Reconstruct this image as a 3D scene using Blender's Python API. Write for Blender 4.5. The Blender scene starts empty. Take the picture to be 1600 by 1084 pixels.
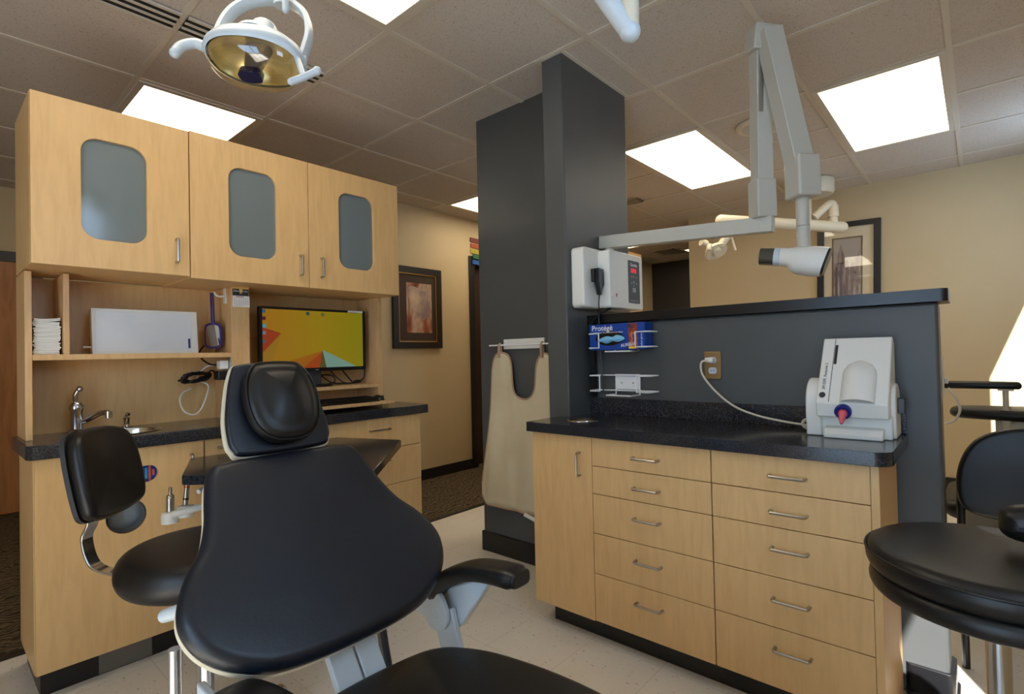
import bpy, bmesh, math, random
from mathutils import Vector, Matrix
C = bpy.context.scene.collection
random.seed(7)
PI = math.pi
WM = {}

# ------------------------------------------------------------------ helpers
def lin(c):
    r = []
    for v in c[:3]:
        v = v / 255.0
        r.append(v / 12.92 if v <= 0.04045 else ((v + 0.055) / 1.055) ** 2.4)
    return (r[0], r[1], r[2], 1.0)

MATS = {}
def mat(name, rgb, rough=0.5, metal=0.0, spec=0.5, emit=0.0, coat=0.0):
    m = bpy.data.materials.new(name); m.use_nodes = True
    b = m.node_tree.nodes['Principled BSDF']
    b.inputs['Base Color'].default_value = lin(rgb)
    b.inputs['Roughness'].default_value = rough
    b.inputs['Metallic'].default_value = metal
    b.inputs['Specular IOR Level'].default_value = spec
    if coat: b.inputs['Coat Weight'].default_value = coat; b.inputs['Coat Roughness'].default_value = 0.08
    if emit:
        b.inputs['Emission Color'].default_value = lin(rgb); b.inputs['Emission Strength'].default_value = emit
    MATS[name] = m
    return m

def noise_ramp(m, stops, scale=5.0, vec=(1, 1, 1), detail=4.0, distortion=0.0, kind='noise', bump=0.0, bump_scale=None, rough=None):
    """colour of material m becomes a ramp over a noise in object coordinates"""
    nt = m.node_tree; N = nt.nodes; L = nt.links; b = N['Principled BSDF']
    tc = N.new('ShaderNodeTexCoord'); mp = N.new('ShaderNodeMapping')
    mp.inputs['Scale'].default_value = vec
    L.new(tc.outputs['Object'], mp.inputs['Vector'])
    if kind == 'noise':
        t = N.new('ShaderNodeTexNoise'); t.inputs['Scale'].default_value = scale; t.inputs['Detail'].default_value = detail
        t.inputs['Distortion'].default_value = distortion; out = t.outputs['Fac']
    elif kind == 'voronoi':
        t = N.new('ShaderNodeTexVoronoi'); t.inputs['Scale'].default_value = scale; out = t.outputs['Distance']
    else:
        t = N.new('ShaderNodeTexWave'); t.inputs['Scale'].default_value = scale; t.inputs['Distortion'].default_value = distortion
        t.inputs['Detail'].default_value = detail; out = t.outputs['Fac']
    L.new(mp.outputs['Vector'], t.inputs['Vector'])
    r = N.new('ShaderNodeValToRGB'); e = r.color_ramp.elements
    while len(e) < len(stops): e.new(0.5)
    for i, (p, c) in enumerate(stops): e[i].position = p; e[i].color = lin(c)
    L.new(out, r.inputs['Fac']); L.new(r.outputs['Color'], b.inputs['Base Color'])
    if bump:
        bp = N.new('ShaderNodeBump'); bp.inputs['Strength'].default_value = bump; bp.inputs['Distance'].default_value = 0.002
        if bump_scale:
            t2 = N.new('ShaderNodeTexNoise'); t2.inputs['Scale'].default_value = bump_scale; t2.inputs['Detail'].default_value = 3
            L.new(mp.outputs['Vector'], t2.inputs['Vector']); out = t2.outputs['Fac']
        L.new(out, bp.inputs['Height']); L.new(bp.outputs['Normal'], b.inputs['Normal'])
    return m

def catmull(pts, closed=False, n=8):
    P = [Vector(p) for p in pts]; k = len(P); out = []
    for i in range(k if closed else k - 1):
        if closed: a, b, c, d = P[i - 1], P[i], P[(i + 1) % k], P[(i + 2) % k]
        else: a, b, c, d = P[max(i - 1, 0)], P[i], P[i + 1], P[min(i + 2, k - 1)]
        for j in range(n):
            t = j / n
            out.append(0.5 * ((2 * b) + (c - a) * t + (2 * a - 5 * b + 4 * c - d) * t * t + (3 * b - a - 3 * c + d) * t ** 3))
    if not closed: out.append(P[-1])
    return out

def rrect(x0, x1, y0, y1, r, n=6):
    o = []
    for cx, cy, a in ((x1 - r, y1 - r, 0), (x0 + r, y1 - r, 90), (x0 + r, y0 + r, 180), (x1 - r, y0 + r, 270)):
        for i in range(n + 1):
            t = math.radians(a + 90 * i / n); o.append((cx + r * math.cos(t), cy + r * math.sin(t)))
    return o

def ellipse(cx, cy, a, b, n=40):
    return [(cx + a * math.cos(2 * PI * i / n), cy + b * math.sin(2 * PI * i / n)) for i in range(n)]

def frame(o, ex, ey):
    """matrix with origin o and in-plane axes ex, ey (ez = ex x ey)"""
    ex = Vector(ex).normalized(); ey = Vector(ey); ez = ex.cross(ey).normalized(); ey = ez.cross(ex).normalized()
    m = Matrix((ex, ey, ez)).transposed().to_4x4(); m.translation = Vector(o); return m
def onX(x, s=1):  # local (u,v,w) -> faces +X: u=+Y, v=+Z, w=+X
    return frame((x, 0, 0), (0, 1, 0), (0, 0, 1))
def onYn(y):      # faces -Y: u=+X, v=+Z, w=-Y
    return frame((0, y, 0), (1, 0, 0), (0, 0, 1))

class MB:
    def __init__(s, M=None): s.bm = bmesh.new(); s.M = M or Matrix.Identity(4)
    def v(s, p): return s.bm.verts.new(s.M @ Vector(p))
    def f(s, vs):
        try: return s.bm.faces.new(vs)
        except ValueError: return None
    def box(s, x0, x1, y0, y1, z0, z1, M=None):
        old = s.M
        if M is not None: s.M = old @ M
        a = [s.v((x, y, z)) for z in (z0, z1) for y in (y0, y1) for x in (x0, x1)]
        for q in ((0, 2, 3, 1), (4, 5, 7, 6), (0, 1, 5, 4), (2, 6, 7, 3), (0, 4, 6, 2), (1, 3, 7, 5)): s.f([a[i] for i in q])
        s.M = old; return s
    def bar(s, p0, p1, w, h, up=(0, 0, 1), w1=None, h1=None):
        p0, p1 = Vector(p0), Vector(p1); d = (p1 - p0).normalized(); sd = d.cross(Vector(up)).normalized(); u = sd.cross(d)
        R = []
        for p, ww, hh in ((p0, w, h), (p1, w1 or w, h1 or h)):
            R.append([s.v(p + sd * (a * ww / 2) + u * (b * hh / 2)) for a, b in ((-1, -1), (1, -1), (1, 1), (-1, 1))])
        s.f(R[0][::-1]); s.f(R[1])
        for i in range(4): s.f([R[0][i], R[0][(i + 1) % 4], R[1][(i + 1) % 4], R[1][i]])
        return s
    def rings(s, R, closed=True, cap0=True, cap1=True):
        V = [[s.v(p) for p in r] for r in R]
        for a, b in zip(V, V[1:]):
            n = len(a)
            for i in range(n if closed else n - 1): s.f([a[i], a[(i + 1) % n], b[(i + 1) % n], b[i]])
        if cap0: s.f(V[0][::-1])
        if cap1: s.f(V[-1])
        return s
    def tube(s, pts, r, seg=10, closed=False, smooth=0, r1=None):
        P = catmull(pts, closed, smooth) if smooth else [Vector(p) for p in pts]
        n = len(P); up = Vector((0.123, 0.31, 0.94)); R = []; prev = None
        for i, p in enumerate(P):
            if closed: t = (P[(i + 1) % n] - P[i - 1]).normalized()
            else: t = (P[min(i + 1, n - 1)] - P[max(i - 1, 0)]).normalized()
            if prev is None:
                a = t.cross(up)
                if a.length < 0.1: a = t.cross(Vector((1, 0, 0)))
                a.normalize()
            else:
                a = prev - t * prev.dot(t); a.normalize()
            prev = a; b = t.cross(a); rr = r if r1 is None else r + (r1 - r) * i / (n - 1)
            R.append([p + a * (rr * math.cos(2 * PI * k / seg)) + b * (rr * math.sin(2 * PI * k / seg)) for k in range(seg)])
        if closed: R.append(R[0]); return s.rings(R, True, False, False)
        return s.rings(R)
    def cyl(s, p0, p1, r, r1=None, seg=24): return s.tube([p0, p1], r, seg, r1=r1)
    def lathe(s, prof, o=(0, 0, 0), axis=(0, 0, 1), seg=32, cap=True):
        o = Vector(o); z = Vector(axis).normalized(); x = z.orthogonal().normalized(); y = z.cross(x)
        R = [[o + z * h + x * (max(r, 1e-4) * math.cos(2 * PI * k / seg)) + y * (max(r, 1e-4) * math.sin(2 * PI * k / seg)) for k in range(seg)] for r, h in prof]
        return s.rings(R, True, cap, cap)
    def ball(s, c, r, seg=20, sc=(1, 1, 1)):
        c = Vector(c); R = []
        for i in range(seg // 2 + 1):
            a = -PI / 2 + PI * i / (seg // 2); q = max(math.cos(a), 1e-3)
            R.append([c + Vector((r * sc[0] * q * math.cos(2 * PI * k / seg), r * sc[1] * q * math.sin(2 * PI * k / seg), r * sc[2] * math.sin(a))) for k in range(seg)])
        return s.rings(R)
    def prism(s, poly, w0, w1, M=None):
        old = s.M
        if M is not None: s.M = old @ M
        a = [s.v((p[0], p[1], w0)) for p in poly]; b = [s.v((p[0], p[1], w1)) for p in poly]
        n = len(poly); s.f(a[::-1]); s.f(b)
        for i in range(n): s.f([a[i], a[(i + 1) % n], b[(i + 1) % n], b[i]])
        s.M = old; return s
    def plate(s, outline, holes, w0, w1, M):
        """flat plate with real holes, from a filled curve"""
        cu = bpy.data.curves.new('tmp', 'CURVE'); cu.dimensions = '2D'; cu.fill_mode = 'BOTH'; cu.extrude = (w1 - w0) / 2
        for loop in [outline] + list(holes):
            sp = cu.splines.new('POLY'); sp.points.add(len(loop) - 1); sp.use_cyclic_u = True
            for p, q in zip(sp.points, loop): p.co = (q[0], q[1], 0, 1)
        ob = bpy.data.objects.new('tmp', cu); C.objects.link(ob)
        me = bpy.data.meshes.new_from_object(ob.evaluated_get(bpy.context.evaluated_depsgraph_get()))
        me.transform(s.M @ M @ Matrix.Translation((0, 0, (w0 + w1) / 2)))
        s.bm.from_mesh(me)
        bpy.data.objects.remove(ob); bpy.data.curves.remove(cu); bpy.data.meshes.remove(me)
        bmesh.ops.remove_doubles(s.bm, verts=s.bm.verts, dist=1e-5)
        return s
    def cushion(s, outline, M, th, rnd, crown, back=True, n=6, w0=0.0, edge=6):
        """upholstered pad: rounded rim and crowned face over a closed 2-D outline"""
        P = [Vector((p[0], p[1])) for p in outline]; k = len(P)
        area = sum(P[i].x * P[(i + 1) % k].y - P[(i + 1) % k].x * P[i].y for i in range(k))
        if area < 0: P.reverse()
        c = sum(P, Vector((0, 0))) / k
        Nn = []
        for i in range(k):
            t = (P[(i + 1) % k] - P[i - 1]).normalized(); Nn.append(Vector((t.y, -t.x)))
        R = []
        old = s.M; s.M = old @ M
        for j in range(-edge, edge + 1):
            a = PI / 2 * j / edge
            R.append([Vector((p.x - q.x * rnd * (1 - math.cos(a)), p.y - q.y * rnd * (1 - math.cos(a)), w0 + th / 2 + th / 2 * math.sin(a))) for p, q in zip(P, Nn)])
        top = R[-1]
        for i in range(1, n + 1):
            t = 1 - i / (n + 0.3)
            R.append([Vector((c.x + (p.x - c.x) * t, c.y + (p.y - c.y) * t, w0 + th + crown * (1 - t * t))) for p in top])
        s.rings(R); s.M = old
        return s
    def build(s, name, m, parent=None, bevel=0.0, bseg=2, angle=35, flat=False, loc=None, subsurf=0, solid=0.0):
        bmesh.ops.recalc_face_normals(s.bm, faces=s.bm.faces)
        me = bpy.data.meshes.new(name); s.bm.to_mesh(me); s.bm.free()
        base = WM[parent] if parent is not None else Matrix.Translation(Vector(loc)) if loc is not None else Matrix.Identity(4)
        me.transform(base.inverted())
        if not flat:
            me.shade_smooth(); me.set_sharp_from_angle(angle=math.radians(angle))
        o = bpy.data.objects.new(name, me); C.objects.link(o)
        if m is not None: me.materials.append(m)
        if parent is not None: o.parent = parent; WM[o] = WM[parent]
        else: o.location = base.translation; WM[o] = base
        if solid: d = o.modifiers.new('s', 'SOLIDIFY'); d.thickness = solid; d.offset = 0
        if bevel:
            d = o.modifiers.new('b', 'BEVEL'); d.width = bevel; d.segments = bseg; d.limit_method = 'ANGLE'; d.angle_limit = math.radians(40)
        if subsurf:
            d = o.modifiers.new('ss', 'SUBSURF'); d.levels = subsurf; d.render_levels = subsurf
        return o

def tag(o, label, cat, group=None, kind=None):
    o['label'] = label; o['category'] = cat
    if group: o['group'] = group
    if kind: o['kind'] = kind
    return o
def thing(name, label, cat, loc=(0, 0, 0), rz=0.0, group=None):
    o = bpy.data.objects.new(name, None); C.objects.link(o); o.empty_display_size = 0.05
    o.location = loc; o.rotation_euler = (0, 0, rz)
    WM[o] = Matrix.Translation(Vector(loc)) @ Matrix.Rotation(rz, 4, 'Z')
    return tag(o, label, cat, group)
def struct(name, mb, m, **k):
    o = mb.build(name, m, **k); o['kind'] = 'structure'; return o
def text(name, s, size, m, M, parent, align='LEFT', ext=0.0003, sx=1.0):
    cu = bpy.data.curves.new('t', 'FONT'); cu.body = s; cu.size = size; cu.extrude = ext; cu.align_x = align; cu.resolution_u = 3
    ob = bpy.data.objects.new('t', cu); C.objects.link(ob)
    me = bpy.data.meshes.new_from_object(ob.evaluated_get(bpy.context.evaluated_depsgraph_get()))
    bpy.data.objects.remove(ob); bpy.data.curves.remove(cu)
    me.transform(WM[parent].inverted() @ M @ Matrix.Diagonal((sx, 1, 1, 1)))
    o = bpy.data.objects.new(name, me); C.objects.link(o); me.materials.append(m); o.parent = parent; WM[o] = WM[parent]
    return o
def copy_thing(root, loc, label, rz=None):
    r = root.copy(); C.objects.link(r); r.location = loc; r['label'] = label
    if rz is not None: r.rotation_euler = (0, 0, rz)
    for ch in list(root.children):
        c = ch.copy(); C.objects.link(c); c.parent = r
        for g in ch.children:
            d = g.copy(); C.objects.link(d); d.parent = c
    return r

# ------------------------------------------------------------------ materials
def wood(name, a, b, rough=0.38, vec=(16, 16, 2.2)):
    m = mat(name, a, rough, spec=0.4)
    return noise_ramp(m, [(0.25, b), (0.55, a), (0.8, tuple(min(255, int(x * 1.03)) for x in a))], 3.0, vec, 8, 0.6)
MAPLE = wood('maple', (219, 179, 124), (210, 169, 114))
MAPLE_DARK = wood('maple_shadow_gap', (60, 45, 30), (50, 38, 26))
MAPLE_EDGE = wood('maple_edge', (214, 174, 124), (200, 158, 108))
DOORWOOD = wood('door_wood', (176, 120, 70), (150, 98, 54), 0.4, (10, 10, 1.0))
DARKWOOD = wood('dark_door_wood', (62, 38, 24), (48, 28, 18), 0.4, (10, 10, 1.0))
GRANITE = noise_ramp(mat('black_granite', (20, 21, 24), 0.16, spec=0.5), [(0.40, (25, 26, 30)), (0.56, (34, 36, 42)), (0.70, (98, 102, 112))], 420, detail=2)
CAPMAT = mat('black_cap', (19, 19, 21), 0.3)
BLACKTRIM = mat('black_trim', (24, 24, 26), 0.35)
TAN = noise_ramp(mat('tan_paint', (202, 182, 144), 0.55, spec=0.3), [(0.3, (200, 180, 142)), (0.7, (204, 184, 147))], 3)
GREYP = noise_ramp(mat('grey_paint', (82, 85, 86), 0.42, spec=0.4), [(0.3, (76, 78, 78)), (0.7, (81, 83, 83))], 3)
DARKP = mat('charcoal_paint', (52, 50, 48), 0.6)
WHITEP = mat('white_paint', (225, 222, 212), 0.5)
TILE = mat('ceiling_tile', (200, 192, 182), 0.9, spec=0.1)
noise_ramp(TILE, [(0.30, (158, 147, 134)), (0.36, (196, 187, 176)), (0.60, (203, 194, 184))], 150, detail=2, bump=0.25)
TBAR = mat('ceiling_bar', (205, 197, 183), 0.5)
VINYL = mat('vinyl_floor', (205, 196, 180), 0.3, spec=0.4)
CARPET = mat('carpet', (90, 78, 60), 0.95, spec=0.05)
noise_ramp(CARPET, [(0.25, (62, 54, 42)), (0.75, (104, 90, 69))], 9, (1, 1, 1), 3, 16, 'wave', bump=0.6)
VINYLB = noise_ramp(mat('black_vinyl', (17, 17, 18), 0.40, spec=0.45), [(0.3, (15, 15, 16)), (0.7, (22, 21, 21))], 5, bump=0.12, bump_scale=160)
VINYLBLUE = noise_ramp(mat('black_chair_vinyl', (17, 19, 23), 0.40, spec=0.5), [(0.3, (12, 18, 28)), (0.7, (18, 26, 38))], 4, bump=0.12, bump_scale=160)
CHROME = mat('chrome', (205, 205, 208), 0.12, 1.0)
STEEL = mat('brushed_steel', (180, 178, 174), 0.3, 1.0)
BRONZE = mat('bronze_plate', (168, 140, 100), 0.32, 0.8)
WPLAST = mat('white_plastic', (226, 226, 220), 0.35)
CREAM = mat('cream_plastic', (215, 206, 184), 0.38)
GREYPL = mat('warm_grey_plastic', (190, 188, 178), 0.4)
LIGHTBLUE = mat('pale_enamel', (196, 206, 214), 0.3)
BLACKPL = mat('black_plastic', (16, 16, 18), 0.35)
DARKGREY = mat('dark_grey_plastic', (52, 54, 58), 0.4)
FROST = mat('frosted_glass', (112, 122, 124), 0.12, spec=0.9)
MIRROR = mat('mirror', (225, 225, 225), 0.03, 1.0)
PAPER = mat('paper', (232, 230, 224), 0.8)
RED = mat('red', (190, 30, 40), 0.4)
WIRE = mat('white_wire', (235, 235, 235), 0.35)
BLUE = mat('blue_card', (12, 62, 150), 0.4)
NAVY = mat('navy_plastic', (28, 32, 120), 0.35)
PURPLE = mat('purple_plastic', (58, 42, 98), 0.3)
WHITE = mat('white_ink', (240, 240, 240), 0.6)
BLACKINK = mat('black_ink', (40, 40, 44), 0.6)
YELLOW = mat('yellow_ink', (236, 196, 40), 0.6)
APRON = noise_ramp(mat('apron_vinyl', (208, 194, 160), 0.6, spec=0.3), [(0.3, (200, 186, 152)), (0.7, (214, 200, 168))], 4, bump=0.3, bump_scale=30)
APRONHEM = mat('apron_hem', (172, 140, 112), 0.7)
TRANSLUCENT = mat('smoke_grey_plastic', (70, 68, 58), 0.15)
PANELEMIT = mat('panel_diffuser', (255, 240, 212), 0.5, emit=4.8)

# floor: 1 ft vinyl tiles with faint joints, mottling and small darker chips
nt = VINYL.node_tree; N = nt.nodes; L = nt.links; pb = N['Principled BSDF']
tc = N.new('ShaderNodeTexCoord')
nz = N.new('ShaderNodeTexNoise'); nz.inputs['Scale'].default_value = 3; nz.inputs['Detail'].default_value = 8
L.new(tc.outputs['Object'], nz.inputs['Vector'])
r1 = N.new('ShaderNodeValToRGB'); r1.color_ramp.elements[0].position = .3; r1.color_ramp.elements[0].color = lin((224, 215, 200))
r1.color_ramp.elements[1].position = .7; r1.color_ramp.elements[1].color = lin((234, 226, 213)); L.new(nz.outputs['Fac'], r1.inputs['Fac'])
mp = N.new('ShaderNodeMapping'); mp.inputs['Scale'].default_value = (26, 60, 1); mp.inputs['Rotation'].default_value = (0, 0, .6)
L.new(tc.outputs['Object'], mp.inputs['Vector'])
n2 = N.new('ShaderNodeTexNoise'); n2.inputs['Scale'].default_value = 1.6; n2.inputs['Detail'].default_value = 2; L.new(mp.outputs['Vector'], n2.inputs['Vector'])
r2 = N.new('ShaderNodeValToRGB'); r2.color_ramp.elements[0].position = .66; r2.color_ramp.elements[0].color = (0, 0, 0, 1)
r2.color_ramp.elements[1].position = .70; r2.color_ramp.elements[1].color = (1, 1, 1, 1); L.new(n2.outputs['Fac'], r2.inputs['Fac'])
mx = N.new('ShaderNodeMixRGB'); mx.inputs['Color2'].default_value = lin((186, 168, 146)); L.new(r2.outputs['Color'], mx.inputs['Fac']); L.new(r1.outputs['Color'], mx.inputs['Color1'])
bk = N.new('ShaderNodeTexBrick'); bk.offset = 0; bk.inputs['Scale'].default_value = 1; bk.inputs['Brick Width'].default_value = .305; bk.inputs['Row Height'].default_value = .305
bk.inputs['Mortar Size'].default_value = .0012; bk.inputs['Mortar Smooth'].default_value = .3
L.new(tc.outputs['Object'], bk.inputs['Vector'])
mx2 = N.new('ShaderNodeMixRGB'); mx2.inputs['Color2'].default_value = lin((200, 190, 174)); L.new(bk.outputs['Fac'], mx2.inputs['Fac']); L.new(mx.outputs['Color'], mx2.inputs['Color1'])
L.new(mx2.outputs['Color'], pb.inputs['Base Color'])

# ------------------------------------------------------------------ the room
CE = 2.603
XR = 0.64
struct('floor', MB().box(-2.95, XR + .1, -2.0, 8.0, -.05, 0), VINYL)
struct('floor_carpet', MB().box(-6.0, -2.95, -2.0, 8.0, -.05, .003), CARPET)
struct('trim_1', MB().box(-2.972, -2.938, -2.0, 8.0, 0.0, .006), BLACKTRIM)
struct('ceiling', MB().box(-6.0, XR + .03, -2.0, 8.0, CE, CE + .05), TILE)
g = MB()
for i in range(-5, 7):
    x = -3.121 + .6096 * i
    if x < XR: g.box(x - .0125, x + .0125, -2.0, 8.0, CE - .005, CE)
for j in range(-4, 12):
    y = .735 + .64 * j
    if -2 < y < 8: g.box(-6.0, XR, y - .0125, y + .0125, CE - .0045, CE)
struct('ceiling_grid', g, TBAR)

# outer walls; right wall carries two windows that the sun comes through
w = MB(); zt, ZB = 2.55, (1.45, 1.4); TW = .03
WIN = ((.30, 1.05), (4.31, 4.95))
for a, b in ((-2.0, .30), (1.05, 4.31), (4.95, 8.0)): w.box(XR, XR + TW, a, b, 0, CE)
for (a, b), zb in zip(WIN, ZB): w.box(XR, XR + TW, a, b, 0, zb); w.box(XR, XR + TW, a, b, zt, CE)
struct('wall_right', w, TAN)
GLASS = bpy.data.materials.new('window_glass'); GLASS.use_nodes = True
nt = GLASS.node_tree; nt.nodes.clear(); o_ = nt.nodes.new('ShaderNodeOutputMaterial'); t_ = nt.nodes.new('ShaderNodeBsdfTransparent'); g_ = nt.nodes.new('ShaderNodeBsdfGlossy')
g_.inputs['Roughness'].default_value = .02; x_ = nt.nodes.new('ShaderNodeMixShader'); x_.inputs[0].default_value = .06
nt.links.new(t_.outputs[0], x_.inputs[1]); nt.links.new(g_.outputs[0], x_.inputs[2]); nt.links.new(x_.outputs[0], o_.inputs[0])
for k, (a, b) in enumerate(WIN):
    zb = ZB[k]
    fr = struct('window_%d' % (k + 1), MB().plate([(a, zb), (b, zb), (b, zt), (a, zt)], [rrect(a + .015, b - .015, zb + .03, zt - .012, .002, 1)], .005, .025, onX(XR)), WPLAST)
    MB().box(XR + .013, XR + .017, a + .015, b - .015, zb + .03, zt - .012).build('pane', GLASS, fr)
w = MB(); WX0, WX1, WZ0, WZ1 = -.85, .58, .12, 2.4
w.box(-6.0, WX0, -2.05, -2.0, 0, CE); w.box(WX1, XR + .1, -2.05, -2.0, 0, CE); w.box(WX0, WX1, -2.05, -2.0, 0, WZ0); w.box(WX0, WX1, -2.05, -2.0, WZ1, CE)
struct('wall_near', w, TAN)
M3 = frame((0, -2.0, 0), (1, 0, 0), (0, 0, 1))
wd_ = (WX1 - WX0) / 2
fr = struct('window_3', MB().plate([(WX0, WZ0), (WX1, WZ0), (WX1, WZ1), (WX0, WZ1)], [rrect(WX0 + wd_ * i + .03, WX0 + wd_ * (i + 1) - .03, WZ0 + .03, WZ1 - .03, .002, 1) for i in range(2)], .01, .04, M3), WPLAST)
MB(M3).box(WX0 + .02, WX1 - .02, WZ0 + .02, WZ1 - .02, .022, .026).build('pane', GLASS, fr)
struct('wall_far', MB().box(-6.0, XR + .1, 8.0, 8.1, 0, CE), DARKP)
struct('wall_hall', MB().box(-6.0, -5.8, -2.0, 8.0, 0, CE), TAN)
struct('wall_back', MB().box(-2.33, XR, 5.55, 5.7, 0, CE), TAN)
struct('baseboard_back', MB().box(-2.345, XR, 5.535, 5.71, 0, .1), BLACKTRIM)
# hall wall with the picture and a dark door
w = MB(); w.box(-4.15, -3.99, 2.2, 3.87, 0, CE); w.box(-4.15, -3.99, 3.87, 4.75, 2.17, CE); w.box(-4.15, -3.99, 4.75, 8.0, 0, CE)
w.box(-5.8, -4.15, 2.2, 2.35, 0, CE)
struct('wall_left', w, TAN)
struct('baseboard_left', MB().box(-3.992, -3.975, 2.2, 3.84, 0, .10), BLACKTRIM)
w = MB()
w.box(-4.16, -3.965, 3.84, 3.91, 0, 2.22); w.box(-4.16, -3.965, 4.71, 4.78, 0, 2.22); w.box(-4.16, -3.965, 3.91, 4.71, 2.15, 2.22)
d1 = struct('door_1', w, BLACKTRIM, bevel=.004)
lf = MB().box(-4.10, -4.06, 3.91, 4.71, .01, 2.15).build('leaf', DARKWOOD, d1)
MB().cyl((-4.06, 4.64, 1.0), (-4.01, 4.64, 1.0), .012).tube([(-4.02, 4.64, 1.0), (-4.02, 4.54, 1.0)], .009).build('handle', STEEL, lf)
# wooden hall door seen past the end of the left cabinets
d2 = struct('door_2', MB().box(-5.83, -5.74, -.45, .62, 2.0, 2.08).box(-5.83, -5.74, -.45, -.38, 0, 2.0).box(-5.83, -5.74, .62, .69, 0, 2.08), BLACKTRIM)
lf = MB().box(-5.80, -5.76, -.38, .62, .01, 2.0).build('leaf', DOORWOOD, d2)
MB().cyl((-5.76, -.3, 1.0), (-5.71, -.3, 1.0), .012).tube([(-5.72, -.3, 1.0), (-5.72, -.2, 1.0)], .009).build('handle', STEEL, lf)
# grey wall stubs, half wall and its black cap
struct('wall_stub', MB().box(-2.272, -1.57, 2.277, 2.60, 0, CE), GREYP)
struct('wall_pillar', MB().box(-1.568, -1.448, 2.03, 2.63, 0, CE), GREYP, bevel=.006)
struct('wall_half', MB().box(-1.448, -.10, 2.222, 2.345, 0, 1.315), GREYP, bevel=.01)
struct('trim_2', MB().plate(rrect(-1.47, -.072, 2.196, 2.372, .02), [], 1.315, 1.357, Matrix.Identity(4)), CAPMAT, bevel=.006)
struct('baseboard_stub', MB().box(-2.284, -1.57, 2.265, 2.61, 0, .115), BLACKTRIM, bevel=.003)
b = MB().plate(rrect(-.218, -.086, 2.208, 2.359, .022), [], 0, .105, Matrix.Identity(4)).plate(rrect(-.218, -.078, 2.200, 2.367, .022), [], 0, .02, Matrix.Identity(4))
struct('baseboard_half', b, BLACKTRIM, bevel=.003)
t = MB()
for (x0, y0, x1, y1) in ((-1.60, 1.998, -1.416, 2.03), (-1.448, 2.03, -1.43, 2.64), (-1.588, 2.03, -1.568, 2.277)): t.box(x0 if x0 != -1.60 else -1.588, x1 if x1 != -1.416 else -1.43, y0 + .014 if y0 < 2 else y0, y1, CE - .006, CE)
struct('trim_3', t, TBAR)

# ------------------------------------------------------------------ ceiling fittings
LY0 = .735
def gx(i): return -3.121 + .6096 * i
def gy(j): return LY0 + .64 * j
def panel(i0, i1, j0, j1, label):
    x0, x1, y0, y1 = gx(i0) + .012, gx(i1) - .012, gy(j0) + .012, gy(j1) - .012
    t = thing('ceiling_light', label, 'light', ((x0 + x1) / 2, (y0 + y1) / 2, CE), 0, 'recessed ceiling light panels')
    MB().plate([(x0, y0), (x1, y0), (x1, y1), (x0, y1)], [[(x0 + .03, y0 + .03), (x1 - .03, y0 + .03), (x1 - .03, y1 - .03), (x0 + .03, y1 - .03)]], CE - .012, CE, Matrix.Identity(4)).build('frame', TBAR, t)
    MB().box(x0 + .03, x1 - .03, y0 + .03, y1 - .03, CE - .0085, CE - .0055).build('diffuser', PANELEMIT, t)
panel(4, 5, 4, 6, 'bright ceiling light panel at upper right, beside the folded x-ray arm')
panel(2, 3, 4, 6, 'bright ceiling light panel between grey pillar and folded x-ray arm')
panel(-2, 0, 0, 1, 'bright ceiling light panel just above the maple wall cabinets')
panel(2, 3, -1, 1, 'bright ceiling light panel cut by the top edge, between exam lamp and pillar')
panel(-1, 0, 4, 6, 'bright ceiling light panel half hidden by the grey wall above the hall')
panel(-1, 0, 7, 9, 'distant ceiling light panel showing as a sliver above the x-ray control box')
panel(0, 1, 10, 11, 'farthest ceiling light panel, a small bright corner left of the tan back wall')
def slot_vent(x0, x1, y0, y1, n, label, alongY=True):
    t = thing('ceiling_vent', label, 'vent', ((x0 + x1) / 2, (y0 + y1) / 2, CE))
    MB().box(x0, x1, y0, y1, CE - .010, CE - .0052).build('slot', BLACKPL, t)
    for k in range(n + 1):
        if alongY: a = x0 + (x1 - x0) * k / n; MB().box(a - .007, a + .007, y0, y1, CE - .014, CE - .0052).build('bar', TBAR, t)
        else: a = y0 + (y1 - y0) * k / n; MB().box(x0, x1, a - .007, a + .007, CE - .014, CE - .0052).build('bar', TBAR, t)
slot_vent(gx(1) - .03, gx(1) + .10, -.5, .725, 3, 'long black slotted air vent at the top left, left of the ceiling bar')
slot_vent(gx(1) - .03, gx(1) + .10, .75, 1.36, 3, 'short black slotted air vent passing behind the exam lamp')
slot_vent(-2.62, -2.34, 4.42, 4.56, 3, 'small black slotted air vent just right of the grey pillar', False)
slot_vent(-3.45, -3.15, 6.95, 7.35, 4, 'dim air vent far back in the hall above the control box', False)
t = thing('ceiling_speaker', 'round flat speaker grille set in the ceiling behind the x-ray arm', 'speaker', (-1.005, 3.58, CE))
MB().lathe([(.001, 0), (.155, 0), (.155, -.006), (.14, -.014), (.12, -.016)], (-1.005, 3.58, CE - .005)).build('rim', CREAM, t)
MB().lathe([(.118, -.016), (.09, -.021), (.001, -.023)], (-1.005, 3.58, CE - .005)).build('grille', GREYPL, t)

# ------------------------------------------------------------------ handles
def dhandle(p0, p1, out, r=.005, h=.028):
    p0, p1, o = Vector(p0), Vector(p1), Vector(out) * h
    d = (p1 - p0).normalized() * .012
    m = MB().tube([p0, p0 + o * .75, p0 + o + d * .35, p0 + o + d, p1 + o - d, p1 + o - d * .35, p1 + o * .75, p1], r, 8)
    return m

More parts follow.
